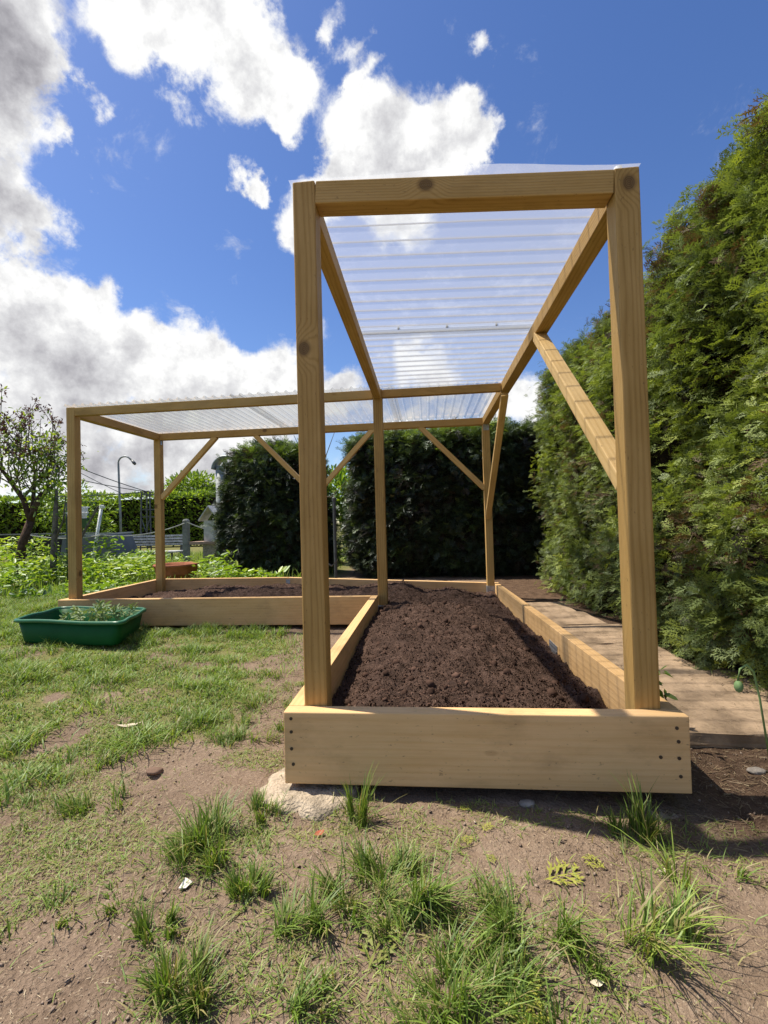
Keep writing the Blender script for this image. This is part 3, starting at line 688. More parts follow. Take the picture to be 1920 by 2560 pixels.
def rh_tint(P, rng):
    n = len(P); v = .40+.34*(fbm(P[:, 1]*2.2, P[:, 2]*2.2, P[:, 0], s=71)-.5)*2+rng.normal(0, .12, n)+.20*np.clip((1.1-P[:, 1])/1.2, 0, 1)
    dead = (fbm(P[:, 1]*3.1, P[:, 2]*3.1, s=73) > .66) & (rng.uniform(0, 1, n) < .5)
    dead |= rng.uniform(0, 1, n) < .03
    return np.where(dead, rng.uniform(0, .09, n), np.clip(v, .13, 1))
rh = hedge('thuja_hedge', 'tall clipped green hedge running along the path on the right', rh_surf, 5300, 5600, M_THUJA, .066, rh_tint, (2.1, 1.5), hi_test=lambda P: P[:, 1] < 1.9, seed=3)
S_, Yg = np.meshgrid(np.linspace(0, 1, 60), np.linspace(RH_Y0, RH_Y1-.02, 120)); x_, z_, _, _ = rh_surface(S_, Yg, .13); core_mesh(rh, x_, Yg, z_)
for yy in (.4, 1.4, 2.4, 3.4):
    m = MB(); m.tube([(2.15, yy, 0), (2.15, yy, 1.2)], [.06, .04]); m.build('trunk', M_BARK, rh)

# --- hedge blocks behind the bed
def block_surface(c, d, th, v, seed, inset=0.0, sup=3.0, taper=.05, hs=.9):
    """superellipse column: th around, v 0..1 up the side then over the top"""
    side = np.clip(v/.78, 0, 1); over = np.clip((v-.78)/.22, 0, 1)
    cx_, sx_ = np.cos(th), np.sin(th); rr = (np.abs(cx_)**sup+np.abs(sx_)**sup)**(-1/sup)
    k = (1-over**2*.95)*(1-taper*side)*(1-.10*np.clip((.12-side)/.12, 0, 1))
    zz = d[2]*(hs*side+(1-hs)*np.sin(over*math.pi/2))
    b_ = (fbm(th*3+10, zz*2.2, s=seed, o=3)-.5)*.30+(fbm(th*9+10, zz*6, s=seed+2, o=2)-.5)*.10-inset
    x = c[0]+cx_*rr*(d[0]*k)+cx_*b_; y = c[1]+sx_*rr*(d[1]*k)+sx_*b_; z = zz+b_*.6*over
    return x, y, np.maximum(z, 0), cx_, sx_, over
def block_hedge(name, label, c, d, n, mat, size, tintf, seed, sup=3.0, taper=.05, front=True, hs=.9):
    def surf(rng, n):
        th = rng.uniform(math.pi*.92, math.pi*2.08, n) if front else rng.uniform(0, 2*math.pi, n)
        # even spread along the long side
        v = rng.uniform(0, 1, n)
        x, y, z, a, b_, o = block_surface(c, d, th, v, seed, 0, sup, taper, hs)
        return np.stack([x, y, z], -1), np.stack([a*(1-o), b_*(1-o), o+.05], -1)
    r = hedge(name, label, surf, 0, n, mat, size, tintf, c, seed=seed)
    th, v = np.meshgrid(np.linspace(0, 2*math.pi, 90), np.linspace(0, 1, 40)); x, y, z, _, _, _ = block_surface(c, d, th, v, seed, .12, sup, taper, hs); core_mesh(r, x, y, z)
    m = MB(); m.tube([(c[0], c[1], 0), (c[0], c[1], .8)], [.05, .03]); m.build('trunk', M_BARK, r)
    return r
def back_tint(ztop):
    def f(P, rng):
        n = len(P); hi = np.clip((P[:, 2]-(ztop-.42))/.42, 0, 1)  # lighter towards the top: sunlight on the crown put into the leaf tint
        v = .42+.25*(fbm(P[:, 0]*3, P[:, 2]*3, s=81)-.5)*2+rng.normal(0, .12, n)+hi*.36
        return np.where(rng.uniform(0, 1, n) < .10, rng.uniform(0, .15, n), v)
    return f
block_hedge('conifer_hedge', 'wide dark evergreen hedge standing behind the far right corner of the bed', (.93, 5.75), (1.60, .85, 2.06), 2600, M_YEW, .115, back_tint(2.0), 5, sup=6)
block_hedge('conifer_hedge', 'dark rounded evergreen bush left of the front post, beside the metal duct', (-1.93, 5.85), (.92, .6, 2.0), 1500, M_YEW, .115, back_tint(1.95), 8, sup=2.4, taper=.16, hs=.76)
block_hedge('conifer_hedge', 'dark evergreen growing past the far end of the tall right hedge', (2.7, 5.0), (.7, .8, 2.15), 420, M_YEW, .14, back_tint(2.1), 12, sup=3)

def leaf_part(name, P, Nr, size, mat, tint, root, rng, T=LEAF, jitter=.8, updir=.3):
    n = len(P); d = Nr+unit(n, rng)*jitter+np.array([0, 0, updir]); nm = np.array([0, 0, 1.0])+unit(n, rng)*.7
    V, Fq, Tn = scatter(*T, P, frames(d, nm), size*rng.uniform(.6, 1.3, n), np.clip(tint, 0, 1))
    o0 = np.array(wloc(root)) if root is not None else np.zeros(3)
    return link(name, fast_mesh(name, V-o0, Fq, Tn), mat, root)

# far beech hedges (leafy walls)
def leafy_wall(name, label, x0, y0, x1, y1, h, thick, n, seed, size=.16):
    rng = np.random.default_rng(seed); root = thing(name, label, 'hedge', ((x0+x1)/2, (y0+y1)/2, 0))
    s = rng.uniform(0, 1, n); v = rng.uniform(0, 1, n); top = rng.uniform(0, 1, n) < .25
    ln = math.hypot(x1-x0, y1-y0); nx_, ny_ = (y1-y0)/ln, -(x1-x0)/ln
    b_ = (fbm(s*ln*1.2, v*h*1.5, s=seed)-.5)*.5
    dep = np.where(top, rng.uniform(0, thick, n), -b_+rng.uniform(0, .15, n))
    z = np.where(top, h+(fbm(s*ln*2, dep*2, s=seed+3)-.5)*.3, v*h)
    P = np.stack([x0+(x1-x0)*s-nx_*dep, y0+(y1-y0)*s-ny_*dep, z], -1)
    Nr = np.where(top[:, None], np.array([0, 0, 1.0]), np.array([nx_, ny_, .15]))
    leaf_part('foliage', P, Nr, size, M_BEECH, rng.normal(.45, .2, n)+.15*top, root, rng)
    m = MB(); m.bar((x0-nx_*.5, y0-ny_*.5, h*.48), (x1-nx_*.5, y1-ny_*.5, h*.48), thick*.6, h*.9); m.build('shaded_inner_twigs', M_INNER, root)
    return root
leafy_wall('garden_hedge', 'long bright green clipped hedge far behind the bench on the left', -21, 15.2, -7.9, 16.0, 2.05, 1.0, 9000, 31)
def bush(name, label, c, r, n, mat, seed, size, trunk=.08, cat='bush'):
    rng = np.random.default_rng(seed); root = thing(name, label, cat, (c[0], c[1], 0))
    lobes = unit(14, rng)*np.array(r)*.62+np.array([0, 0, c[2]])
    k = rng.integers(0, 14, n); u = unit(n, rng); rr = rng.uniform(.25, 1, n)**.5
    P = lobes[k]+u*rr[:, None]*np.array(r)*.48+np.array([c[0], c[1], 0])
    P[:, 2] = np.maximum(P[:, 2], .03)
    leaf_part('crown', P, u, size, mat, rng.normal(.45, .2, n), root, rng)
    m = MB(); m.tube([(c[0], c[1], 0), (c[0]+.03, c[1], c[2]*.6), (c[0], c[1], c[2])], [trunk, trunk*.8, trunk*.5]); 
    for q in range(6):
        e = lobes[q]+np.array([c[0], c[1], 0]); m.tube([(c[0], c[1], c[2]*.6), ((c[0]+e[0])/2, (c[1]+e[1])/2, (c[2]*.6+e[2])/2+.05), tuple(e)], [trunk*.4, trunk*.3, trunk*.12], 5)
    m.build('trunk', M_BARKG, root); return root
bush('leafy_tree', 'pale green loose tree rising beyond the far hedge, left of the duct', (-11.2, 20.5, 2.2), (2.6, 1.5, 1.2), 3800, M_BEECH, 33, .20, .12, 'tree')
bush('leafy_shrub', 'bright green shrub filling the gap between the two dark hedges', (-1.0, 7.3, .9), (.75, .5, .95), 2600, M_COVER, 35, .11)
bush('leafy_shrub', 'low leafy shrub behind the leftmost roof post', (-9.5, 11.0, 1.2), (1.3, .8, .9), 1800, M_BEECH, 37, .13)

# sapling in the gap between the hedges
sp = thing('sapling', 'bare thin sapling with reddish stem in the gap behind the bed', 'tree', (-.93, 4.55, 0))
m = MB(); m.tube([(-.90, 4.55, 0), (-.93, 4.55, .25), (-1.02, 4.56, .5), (-1.02, 4.55, .9), (-1.0, 4.55, 1.25)], [.035, .03, .024, .018, .012]); m.build('trunk', M_RUST if False else simple('reddish_bark', (.20, .09, .06), .9, .1, 0, .4, 25, .5), sp, True)
for e, mid in (((-.72, 4.55, 1.95), (-.88, 4.55, 1.55)), ((-.98, 4.5, 2.1), (-1.04, 4.5, 1.7)), ((-.45, 4.5, 1.62), (-.7, 4.5, 1.42)), ((-1.25, 4.5, 1.9), (-1.12, 4.5, 1.6)), ((-.6, 4.6, 1.3), (-.8, 4.6, 1.1))):
    m = MB(); m.tube([(-1.0, 4.55, 1.1), mid, e], [.010, .007, .003], 5); m.build('branch', M_BARKG, sp)
m = MB(); m.tube([(-.93, 4.55, .3), (-.80, 4.5, .22), (-.72, 4.5, .30)], [.016, .010, .005], 5); m.build('branch', M_BARKG, sp)
m = MB(); m.tube([(-.80, 4.75, 0), (-.80, 4.75, 1.05)], .022, 8); m.lathe((-.80, 4.75, 1.05), [(.001, .06), (.03, .04), (.03, 0), (.001, -.0)], 10)
tag(m.build('garden_stake', M_DARKM, None), 'dark round stake standing in the gap between the dark hedges', 'stake')

# ------------------------------------------------------------------ fruit tree on the left
def fruit_tree():
    rng = np.random.default_rng(51)
    root = thing('fruit_tree', 'pruned fruit tree with leaning forked trunk and faded blossom', 'tree', (-5.72, 5.18, 0))
    m = MB(); F0 = Vector((-5.52, 5.17, .92))
    m.tube([(-5.74, 5.18, -.02), (-5.72, 5.18, .3), (-5.65, 5.17, .6), F0], [.085, .07, .06, .055], 10)
    m.tube([F0, (-5.45, 5.17, 1.12), (-5.33, 5.18, 1.33)], [.05, .045, .042], 9)
    m.tube([F0, (-5.62, 5.15, 1.25), (-5.85, 5.1, 1.62), (-6.1, 5.1, 1.9)], [.042, .035, .026, .016], 9)
    m.tube([F0, (-5.55, 5.25, 1.2), (-5.55, 5.3, 1.7)], [.04, .03, .018], 8)
    m.build('trunk', M_BARK, root, True)
    tips = []
    bm_ = MB()
    starts = [(-5.35, 5.18, 1.3), (-5.4, 5.17, 1.2), (-5.62, 5.15, 1.25), (-5.75, 5.13, 1.45), (-5.9, 5.1, 1.7), (-5.55, 5.3, 1.65), (-5.55, 5.27, 1.4), (-6.05, 5.1, 1.85)]
    for i in range(28):
        s0 = Vector(starts[i % 8]); ang = rng.uniform(0, 6.28); sp_ = rng.uniform(.08, .50)
        ln = rng.uniform(.45, 1.2); e = s0+Vector((math.cos(ang)*sp_+.10, math.sin(ang)*sp_, ln))
        mid = (s0+e)/2+Vector((math.cos(ang)*.12, math.sin(ang)*.12, -.05))
        pts = [s0, mid, e]; bm_.tube(pts, [.012, .008, .003], 5); tips.append(pts)
        for q in range(3):
            f = rng.uniform(.4, .95); a_ = mid.lerp(e, f) if f > .5 else s0.lerp(mid, f*2); d_ = Vector((rng.uniform(-.3, .3), rng.uniform(-.3, .3), rng.uniform(.05, .35)))
            bm_.tube([a_, a_+d_*.6, a_+d_], [.005, .004, .002], 4); tips.append([a_, a_+d_*.6, a_+d_])
    for (x, z) in ((-5.12, 2.55), (-5.32, 2.45), (-5.62, 2.5), (-5.9, 2.6)):
        pts = [Vector((x-.1, 5.15, 1.5)), Vector((x-.02, 5.15, 2.1)), Vector((x, 5.15, z))]; bm_.tube(pts, [.010, .007, .002], 5); tips.append(pts)
    bm_.build('branch', M_BARKG, root)
    P = []; Q = []
    for pts in tips:
        for k in range(int(rng.integers(1, 7))):
            f = rng.uniform(.05, 1); a_ = pts[0].lerp(pts[1], f*2) if f < .5 else pts[1].lerp(pts[2], f*2-1)
            P.append(np.array(a_)+rng.normal(0, .035, 3))
        if rng.uniform() < .8:
            for rep in range(2):
                f = rng.uniform(.2, 1); a_ = np.array(pts[1].lerp(pts[2], f))
                for k in range(10): Q.append(a_+rng.normal(0, .032, 3))
    P = np.array(P); low = P[:, 2] < 2.1
    P = np.concatenate([P, P[low][rng.integers(0, low.sum(), 900)]+rng.normal(0, .12, (900, 3))])
    leaf_part('leaves', P, unit(len(P), rng), .075, M_TREEL, rng.normal(.6, .22, len(P)), root, rng)
    Q = np.array(Q); leaf_part('blossom', Q, unit(len(Q), rng), .05, M_BLOSS, rng.normal(.45, .25, len(Q)), root, rng)
fruit_tree()
# neighbouring trunks, stake, stick
st = thing('young_tree', 'slim grey trunk leaning just right of the forked fruit tree', 'tree', (-4.98, 5.0, 0))
m = MB(); m.tube([(-5.02, 5.0, 0), (-5.0, 5.0, .5), (-4.97, 5.0, .95), (-4.95, 5.0, 1.35)], [.05, .043, .035, .02]); m.tube([(-5.0, 5, .6), (-4.85, 5, .9), (-4.8, 5, 1.3)], [.02, .012, .006], 5); m.build('trunk', M_BARKG, st, True)
rng = np.random.default_rng(61); P = np.array([-4.9, 5.0, 1.35])+rng.normal(0, 1, (260, 3))*np.array([.16, .16, .3]); leaf_part('leaves', P, unit(260, rng), .07, M_TREEL, rng.normal(.5, .22, 260), st, rng)
m = MB(); m.tube([(-4.80, 5.05, 0), (-4.80, 5.05, .92)], [.04, .038], 10); m.lathe((-4.80, 5.05, .92), [(.038, 0), (.045, .01), (.03, .04), (.001, .05)], 10)
tag(m.build('garden_stake', simple('mossy_post', (.075, .10, .065), .9, .1), None, True), 'thick mossy green post beside the slim grey trunk', 'stake')
m = MB(); m.tube([(-4.72, 5.1, .55), (-4.42, 5.15, 1.1)], [.022, .016], 7); m.tube([(-4.80, 5.07, .35), (-4.72, 5.1, .55)], [.024, .022], 7)
tag(m.build('leaning_stick', M_BARKG, None), 'pale stick leaning diagonally against the mossy post', 'stick')

# ------------------------------------------------------------------ far garden objects
# bench
def bench():
    x0, x1, y = -7.5, -5.42, 9.2
    r = thing('garden_bench', 'long grey slatted bench with dark metal legs on the far lawn', 'bench', ((x0+x1)/2, y, 0))
    dx = Vector((x1-x0, -.1, 0)); 
    m = MB()
    for k in range(4): m.bar((x0, y+.28+.03*k, .36+.068*k), (x1, y+.2+.03*k, .36+.068*k), .02, .045)
    m.build('backrest', M_GREYM if False else simple('silvery_wood', (.40, .41, .40), .8, .2, 0, .3, 14), r)
    m = MB(); 
    for k in range(4): m.bar((x0+.25, y-.55+.11*k, .22), (x1+.28, y-.63+.11*k, .22), .095, .03)
    m.build('seat', simple('silvery_wood_seat', (.46, .47, .46), .75, .2, 0, .25, 14), r)
    for x in (x0+.35, x1-.15):
        m = MB(); m.bar((x, y+.30, 0), (x, y+.40, .60), .05, .05); m.bar((x, y+.3, .19), (x+.1, y-.55, .19), .03, .03); m.build('leg', M_DARKM, r)
    for x in (x0+.7, x1+.12):
        m = MB(); m.bar((x, y-.56, 0), (x, y-.56, .205), .03, .03); m.build('leg', M_DARKM, r)
    m = MB(); m.bar((x0+.8, y-.5, .04), (x0+1.25, y-.3, .195), .022, .022); m.build('strut', M_DARKM, r)
    m = MB(); m.bar((x1-.1, y-.5, .04), (x1-.55, y-.3, .195), .022, .022); m.build('strut', M_DARKM, r)
bench()
# hooked lamp pole
lp = thing('lamp_pole', 'slender grey pole bent over at the top with a small lamp head', 'lamp', (-8.12, 10.97, 0))
pts = [(-8.12, 10.97, 0), (-8.14, 10.97, 1.3), (-8.17, 10.97, 2.5)]
for k in range(9): a_ = math.pi*(1-k/8*.80); pts.append((-7.98+.19*math.cos(a_), 10.97, 2.62+.17*math.sin(a_)))
pts.append((-7.76, 10.97, 2.66)); m = MB(); m.tube(pts, [.032, .03, .027]+[.024]*10, 9); m.build('pole', simple('pole_paint', (.24, .26, .27), .5, .4, .3), lp, True)
m = MB(); m.tube([(-7.775, 10.97, 2.675), (-7.70, 10.97, 2.59), (-7.67, 10.97, 2.555)], [.03, .045, .035], 10); m.build('lamp_head', M_DARKM, lp, True)
# lattice obelisk + washing lines
ob = thing('lattice_tower', 'narrow dark metal lattice tower in front of the far hedge', 'trellis', (-6.75, 10.08, 0))
m = MB(); cx0, cy0 = -6.74, 10.08
for sx in (-1, 1):
    for sy in (-1, 1): m = MB(); m.bar((cx0+sx*.15, cy0+sy*.15, 0), (cx0+sx*.11, cy0+sy*.11, 1.68), .03, .03); m.build('leg', M_DARKM, ob)
for i in range(9):
    z = .1+i*.19; w = .15-.04*z/1.7
    if i in (0, 2, 5, 6, 8):
        m = MB()
        for a_, b_ in (((-1, -1), (1, -1)), ((1, -1), (1, 1)), ((1, 1), (-1, 1)), ((-1, 1), (-1, -1))): m.bar((cx0+a_[0]*w, cy0+a_[1]*w, z), (cx0+b_[0]*w, cy0+b_[1]*w, z), .02, .02)
        m.build('cross_bar', M_DARKM, ob)
for z0, z1 in ((.3, .68), (.68, 1.05)):
    m = MB(); m.bar((cx0-.13, cy0-.13, z1), (cx0, cy0-.13, z0), .018, .018); m.bar((cx0+.13, cy0-.13, z1), (cx0, cy0-.13, z0), .018, .018); m.build('diagonal_bar', M_DARKM, ob)
m = MB(); m.tube([(cx0-.11, cy0, 1.66), (cx0, cy0, 1.72), (cx0+.11, cy0, 1.68)], .02, 7); m.build('top_bow', M_DARKM, ob)
def sag(a, b_, s, n=10): a, b_ = Vector(a), Vector(b_); return [a.lerp(b_, i/n)-Vector((0, 0, s*4*(i/n)*(1-i/n))) for i in range(n+1)]
top = (cx0-.02, cy0, 1.70)
for e, sg, lab in (((-8.45, 8.6, 2.62), .05, 'uppermost dark line running from lattice tower up towards the left'), ((-8.6, 9.2, 2.16), .04, 'slack dark line running nearly level left from the lattice tower'), ((-8.9, 9.6, 1.62), .02, 'lowest level line running from lattice tower along the hedge top')):
    m = MB(); m.tube(sag(top, e, sg), .011, 5); tag(m.build('washing_line', M_DARKM, None), lab, 'line')
m = MB(); m.tube(sag((-8.3, 8.7, 2.5), (-7.9, 10.9, 1.68), .02), .008, 5); tag(m.build('washing_line', M_DARKM, None), 'short steep line dropping from the upper left down to the hedge top', 'line')
# white post
wp = thing('pipe_post', 'leaning pale grey pipe with a small cap on top', 'post', (-5.9, 6.9, 0))
m = MB(); m.tube([(-5.66, 6.6, 0), (-5.46, 6.62, 1.16)], .026, 12); m.build('pipe', M_WHITE, wp, True)
m = MB(); m.tube([(-5.465, 6.62, 1.14), (-5.455, 6.62, 1.20)], .036, 12); m.box((-5.415, 6.6, 1.165), (.05, .04, .04)); m.build('cap', M_WHITE, wp)
# grey fence post with rope
gp = thing('rope_post', 'square grey wooden post holding a slack rope in front of the bench', 'post', (-4.24, 7.32, 0))
m = MB(); m.bar((-4.24, 7.32, 0), (-4.24, 7.32, .88), .10, .10, (0, 1, 0)); m.lathe((-4.24, 7.32, .88), [(.07, 0), (.05, .03), (.001, .04)], 8); m.build('shaft', M_GREYW, gp)
for a_, b_, s_, lab in (((-4.24, 7.27, .84), (-5.46, 6.6, .66), .10, 'slack rope from the grey post to the leaning pipe'), ((-5.46, 6.58, .66), (-6.6, 6.2, .72), .07, 'slack rope running left from the leaning pipe'), ((-4.2, 7.27, .86), (-3.45, 7.6, .62), .05, 'short rope running right from the grey post')):
    m = MB(); m.tube(sag(a_, b_, s_), .012, 6); tag(m.build('rope', M_ROPE, None), lab, 'rope')
# grey tank
tk = thing('water_tank', 'grey rectangular water tank with a flared side behind the leaning pipe', 'tank', (-6.1, 7.4, 0))
m = MB(); 
pr = [(-6.75, .62), (-5.78, .66), (-5.55, .05), (-6.85, .05)]
vs = [(x, 7.25, z) for x, z in pr]+[(x, 7.95, z) for x, z in pr]
m.add(vs, [(0, 1, 2, 3)[::-1], (4, 5, 6, 7), (0, 4, 5, 1)[::-1], (1, 5, 6, 2)[::-1], (2, 6, 7, 3)[::-1], (3, 7, 4, 0)[::-1]]); m.build('tank_body', M_TANK, tk)
for yy in (7.235, 7.96):
    m = MB(); m.bar((-6.80, yy, .645), (-5.76, yy, .685), .06, .03); m.build('rim', M_GREYM, tk)
# dark plank fence and wire rack at far left
wf = thing('plank_fence', 'low dark plank fence behind the fruit tree', 'fence', (-9.2, 8.6, 0))
for k in range(2): 
    m = MB(); m.bar((-11.5, 8.9, .30+k*.26), (-6.9, 8.3, .28+k*.26), .03, .22); m.build('plank', M_DARKW, wf)
m = MB(); m.bar((-11.5, 8.9, .71), (-6.9, 8.3, .69), .10, .025); m.build('cap_rail', M_GREYW, wf)
for x in (-11.2, -9.9, -8.6, -7.3):
    m = MB(); m.bar((x, 8.75+(-x-9.2)*.13, 0), (x, 8.75+(-x-9.2)*.13, .69), .07, .07, (0, 1, 0)); m.build('fence_post', M_DARKW, wf)
rk = thing('wire_rack', 'dark wire rack with shelves between the stick and the left post', 'rack', (-6.2, 7.2, 0))
for x in (-6.62, -6.42):
    m = MB(); m.bar((x, 7.2, 0), (x, 7.2, 1.3), .02, .02, (0, 1, 0)); m.build('upright', M_DARKM, rk)
for z in (.3, .5, .72, .95):
    m = MB(); m.bar((-6.65, 7.2, z), (-6.35, 7.2, z), .02, .012); m.build('shelf', M_DARKM, rk)
def trough(c, w, h, mat, lab, name='hanging_planter'):
    m = MB(); x, y, z = c
    pr = [(-w/2, h), (w/2, h), (w*.38, 0), (-w*.38, 0)]; vs = [(x+a_, y-.09, z+b_) for a_, b_ in pr]+[(x+a_, y+.09, z+b_) for a_, b_ in pr]
    m.add(vs, [(3, 2, 1, 0), (4, 5, 6, 7), (1, 2, 6, 5), (2, 3, 7, 6), (3, 0, 4, 7)])
    m.bar((x-w/2-.015, y-.1, z+h), (x+w/2+.015, y-.1, z+h), .02, .025); m.bar((x-w/2-.015, y+.1, z+h), (x+w/2+.015, y+.1, z+h), .02, .025); m.box((x, y, z+h-.03), (w*.93, .17, .02))
    return tag(m.build(name, mat, None), lab, 'planter')
trough((-5.90, 6.6, .80), .26, .16, M_GREENPL, 'green hanging trough just right of the leftmost post')
trough((-5.96, 6.65, 1.0), .26, .08, M_WHITE, 'white hanging trough above the green trough')
trough((-6.28, 7.1, .98), .24, .22, M_WHITE, 'white tapered planter half hidden left of the leftmost post')
# terracotta bowl
tb = thing('terracotta_bowl', 'wide terracotta bowl planter behind the left end of the bed', 'planter', (-2.98, 4.72, 0))
m = MB(); m.lathe((-2.98, 4.72, .0), [(.001, 0), (.18, 0), (.225, .125), (.245, .13), (.255, .145), (.272, .235), (.285, .24), (.29, .262), (.28, .272), (.262, .27), (.25, .22), (.2, .18)], 40); m.build('bowl', M_TERRA, tb, True)
m = MB(); m.lathe((-2.98, 4.72, .222), [(.255, 0), (.15, .012), (.001, .01)], 30); m.build('potting_soil', M_SOIL, tb)
# duct (bent cowl) above the left hedge
ck = thing('bent_duct', 'grey metal flue with curved hood rising behind the rounded dark bush', 'duct', (-3.57, 7.4, 0))
m = MB(); m.tube([(-3.57, 7.4, .0), (-3.57, 7.4, 1.93)], [.085, .085], 16); m.build('pipe', simple('duct_metal', (.30, .32, .31), .6, .3, .2), ck, True)
m = MB(); n = 14; vs = []; fs = []
for i in range(n+1):
    a_ = math.pi*(1-.62*i/n)
    for r_ in (.255, .225):
        for yy in (-.14, .14): vs.append((-3.42+r_*math.cos(a_)*1.05, 7.4+yy, 1.86+r_*math.sin(a_)))
for i in range(n):
    k = i*4; fs += [(k, k+1, k+5, k+4), (k+2, k+6, k+7, k+3), (k, k+4, k+6, k+2), (k+1, k+3, k+7, k+5)]
fs += [(0, 2, 3, 1), (n*4, n*4+1, n*4+3, n*4+2)]
m.add(vs, fs); m.build('hood', simple('hood_metal', (.26, .29, .29), .5, .4, .4), ck, True)
# bird table
bt = thing('bird_house', 'small bird house with pale pitched roof on a stone plinth', 'bird house', (-3.58, 6.95, 0))
m = MB(); m.box((-3.55, 6.95, .22), (.24, .22, .44)); m.build('plinth', M_STONE, bt)
m = MB(); m.box((-3.65, 6.95, .465), (.48, .36, .05)); m.build('shelf', simple('shelf_board', (.34, .24, .19), .9, .1), bt)
m = MB(); m.box((-3.55, 6.95, .68), (.20, .20, .38)); m.build('body', simple('pale_board', (.50, .50, .47), .8, .2), bt)
m = MB(); 
for s_ in (-1, 1): m.add([(-3.53+s_*q*.19, 6.95+w_*.17, .86+(1-q)*.26+o_) for o_ in (0, .025) for (q, w_) in ((1, -1), (1, 1), (0, 1), (0, -1))], [(0, 1, 2, 3), (7, 6, 5, 4), (0, 3, 7, 4), (1, 5, 6, 2), (0, 4, 5, 1)])
m.build('roof', simple('pale_roof', (.58, .58, .57), .7, .2), bt)
df = thing('board_fence', 'dark upright board fence behind the bird house', 'fence', (-4.3, 9.6, 0))
for k in range(4):
    m = MB(); m.box((-4.62+k*.17, 9.6, .78), (.15, .03, 1.56+.05*(k % 2))); m.build('board', M_DARKW, df)

# ------------------------------------------------------------------ green tub with seedlings
def tub():
    A, Bq, C_, D_ = [np.array(v) for v in ((-2.30, 1.50), (-1.455, 1.40), (-1.60, 1.90), (-2.36, 1.975))]
    cen = (A+Bq+C_+D_)/4; r = thing('plastic_tub', 'shallow dark green plastic tub holding seedlings on the lawn', 'tub', (cen[0], cen[1], .035))
    def ring(scale, z, rad=.07, n=6):
        q = [cen+(v-cen)*scale for v in (A, Bq, C_, D_)]; o = []
        for i in range(4):
            p0, p1, p2 = q[i-1], q[i], q[(i+1) % 4]; a_ = p1+(p0-p1)/np.linalg.norm(p0-p1)*rad; b_ = p1+(p2-p1)/np.linalg.norm(p2-p1)*rad
            for k in range(n+1): s_ = k/n; o.append(tuple((1-s_)**2*a_+2*s_*(1-s_)*p1+s_**2*b_)+(z,))
            for k in range(1, 6): o.append(tuple(b_+(q[(i+1) % 4]+(p1-q[(i+1) % 4])/np.linalg.norm(p1-q[(i+1) % 4])*rad-b_)*k/6)+(z+.004*math.sin(k*1.1+i),))
        return o
    def loft(rings, bottom=False):
        m = MB(); n = len(rings[0]); vs = [v for R_ in rings for v in R_]; fs = []
        for i in range(len(rings)-1):
            for j in range(n): fs.append((i*n+j, i*n+(j+1) % n, (i+1)*n+(j+1) % n, (i+1)*n+j))
        if bottom: fs.append(tuple(range(n-1, -1, -1)))
        m.add(vs, fs); return m
    loft([ring(.86, .035), ring(.875, .045), ring(.947, .176), ring(.928, .176), ring(.865, .055)], True).build('tub_wall', simple('tub_plastic', (.006, .078, .018), .55, .15, 0, .18, 7), r, True)
    m = loft([ring(.86, .052), ring(.5, .052), ring(.05, .052)]); m.build('tub_floor', M_GREENPL, r)
    loft([ring(.935, .172), ring(.94, .188), ring(.965, .193), ring(1.0, .188), ring(1.005, .172), ring(.985, .170), ring(.98, .178), ring(.945, .176), ring(.925, .170)]).build('rim', simple('green_rim', (.022, .12, .05), .32, .5, 0, .15, 6), r, True)
tub()
def seedling_proto():
    rng = np.random.default_rng(77); r = thing('seedling', 'pale green seedling sprouting in the green tub', 'seedling', (0, 0, 0), 'seedlings in the green tub')
    m = MB(); ends = []
    for k in range(4):
        a_ = rng.uniform(0, 6.28); e = Vector((math.cos(a_)*.04, math.sin(a_)*.04, rng.uniform(.07, .13))); m.tube([(0, 0, 0), e*.5+Vector((0, 0, .02)), e], [.003, .0025, .002], 5); ends += [e, e*.7]
    m.build('stem', M_SPRIG if False else simple('seedling_stem', (.30, .36, .16), .7, .2), r)
    P = np.array([list(ends[i % len(ends)]) for i in range(26)])+rng.normal(0, .012, (26, 3))
    leaf_part('leaves', P, unit(26, rng)*np.array([1, 1, .4]), .045, M_SEED, rng.normal(.5, .25, 26), r, rng)
    m = MB(); m.lathe((0, 0, -.06), [(.001, 0), (.028, 0), (.036, .058), (.038, .062), (.034, .062), (.032, .05), (.001, .05)], 14); m.build('pot', simple('grey_pot', (.16, .18, .18), .6, .3), r)
    return r
sd = seedling_proto(); spots = [(-1.93, 1.66), (-1.82, 1.70), (-1.72, 1.64), (-1.88, 1.78), (-1.76, 1.78), (-2.02, 1.74), (-1.66, 1.74), (-1.80, 1.60), (-1.95, 1.56)]
for i, (x, y) in enumerate(spots):
    o = sd
    if i:
        o = sd.copy(); COL.objects.link(o)
        for ch in list(sd.children):
            c = ch.copy(); COL.objects.link(c); c.parent = o
    o.location = (x, y, .113); o.rotation_euler = (0, 0, i*1.3); s_ = .85+.1*(i % 4); o.scale = (s_, s_, s_)

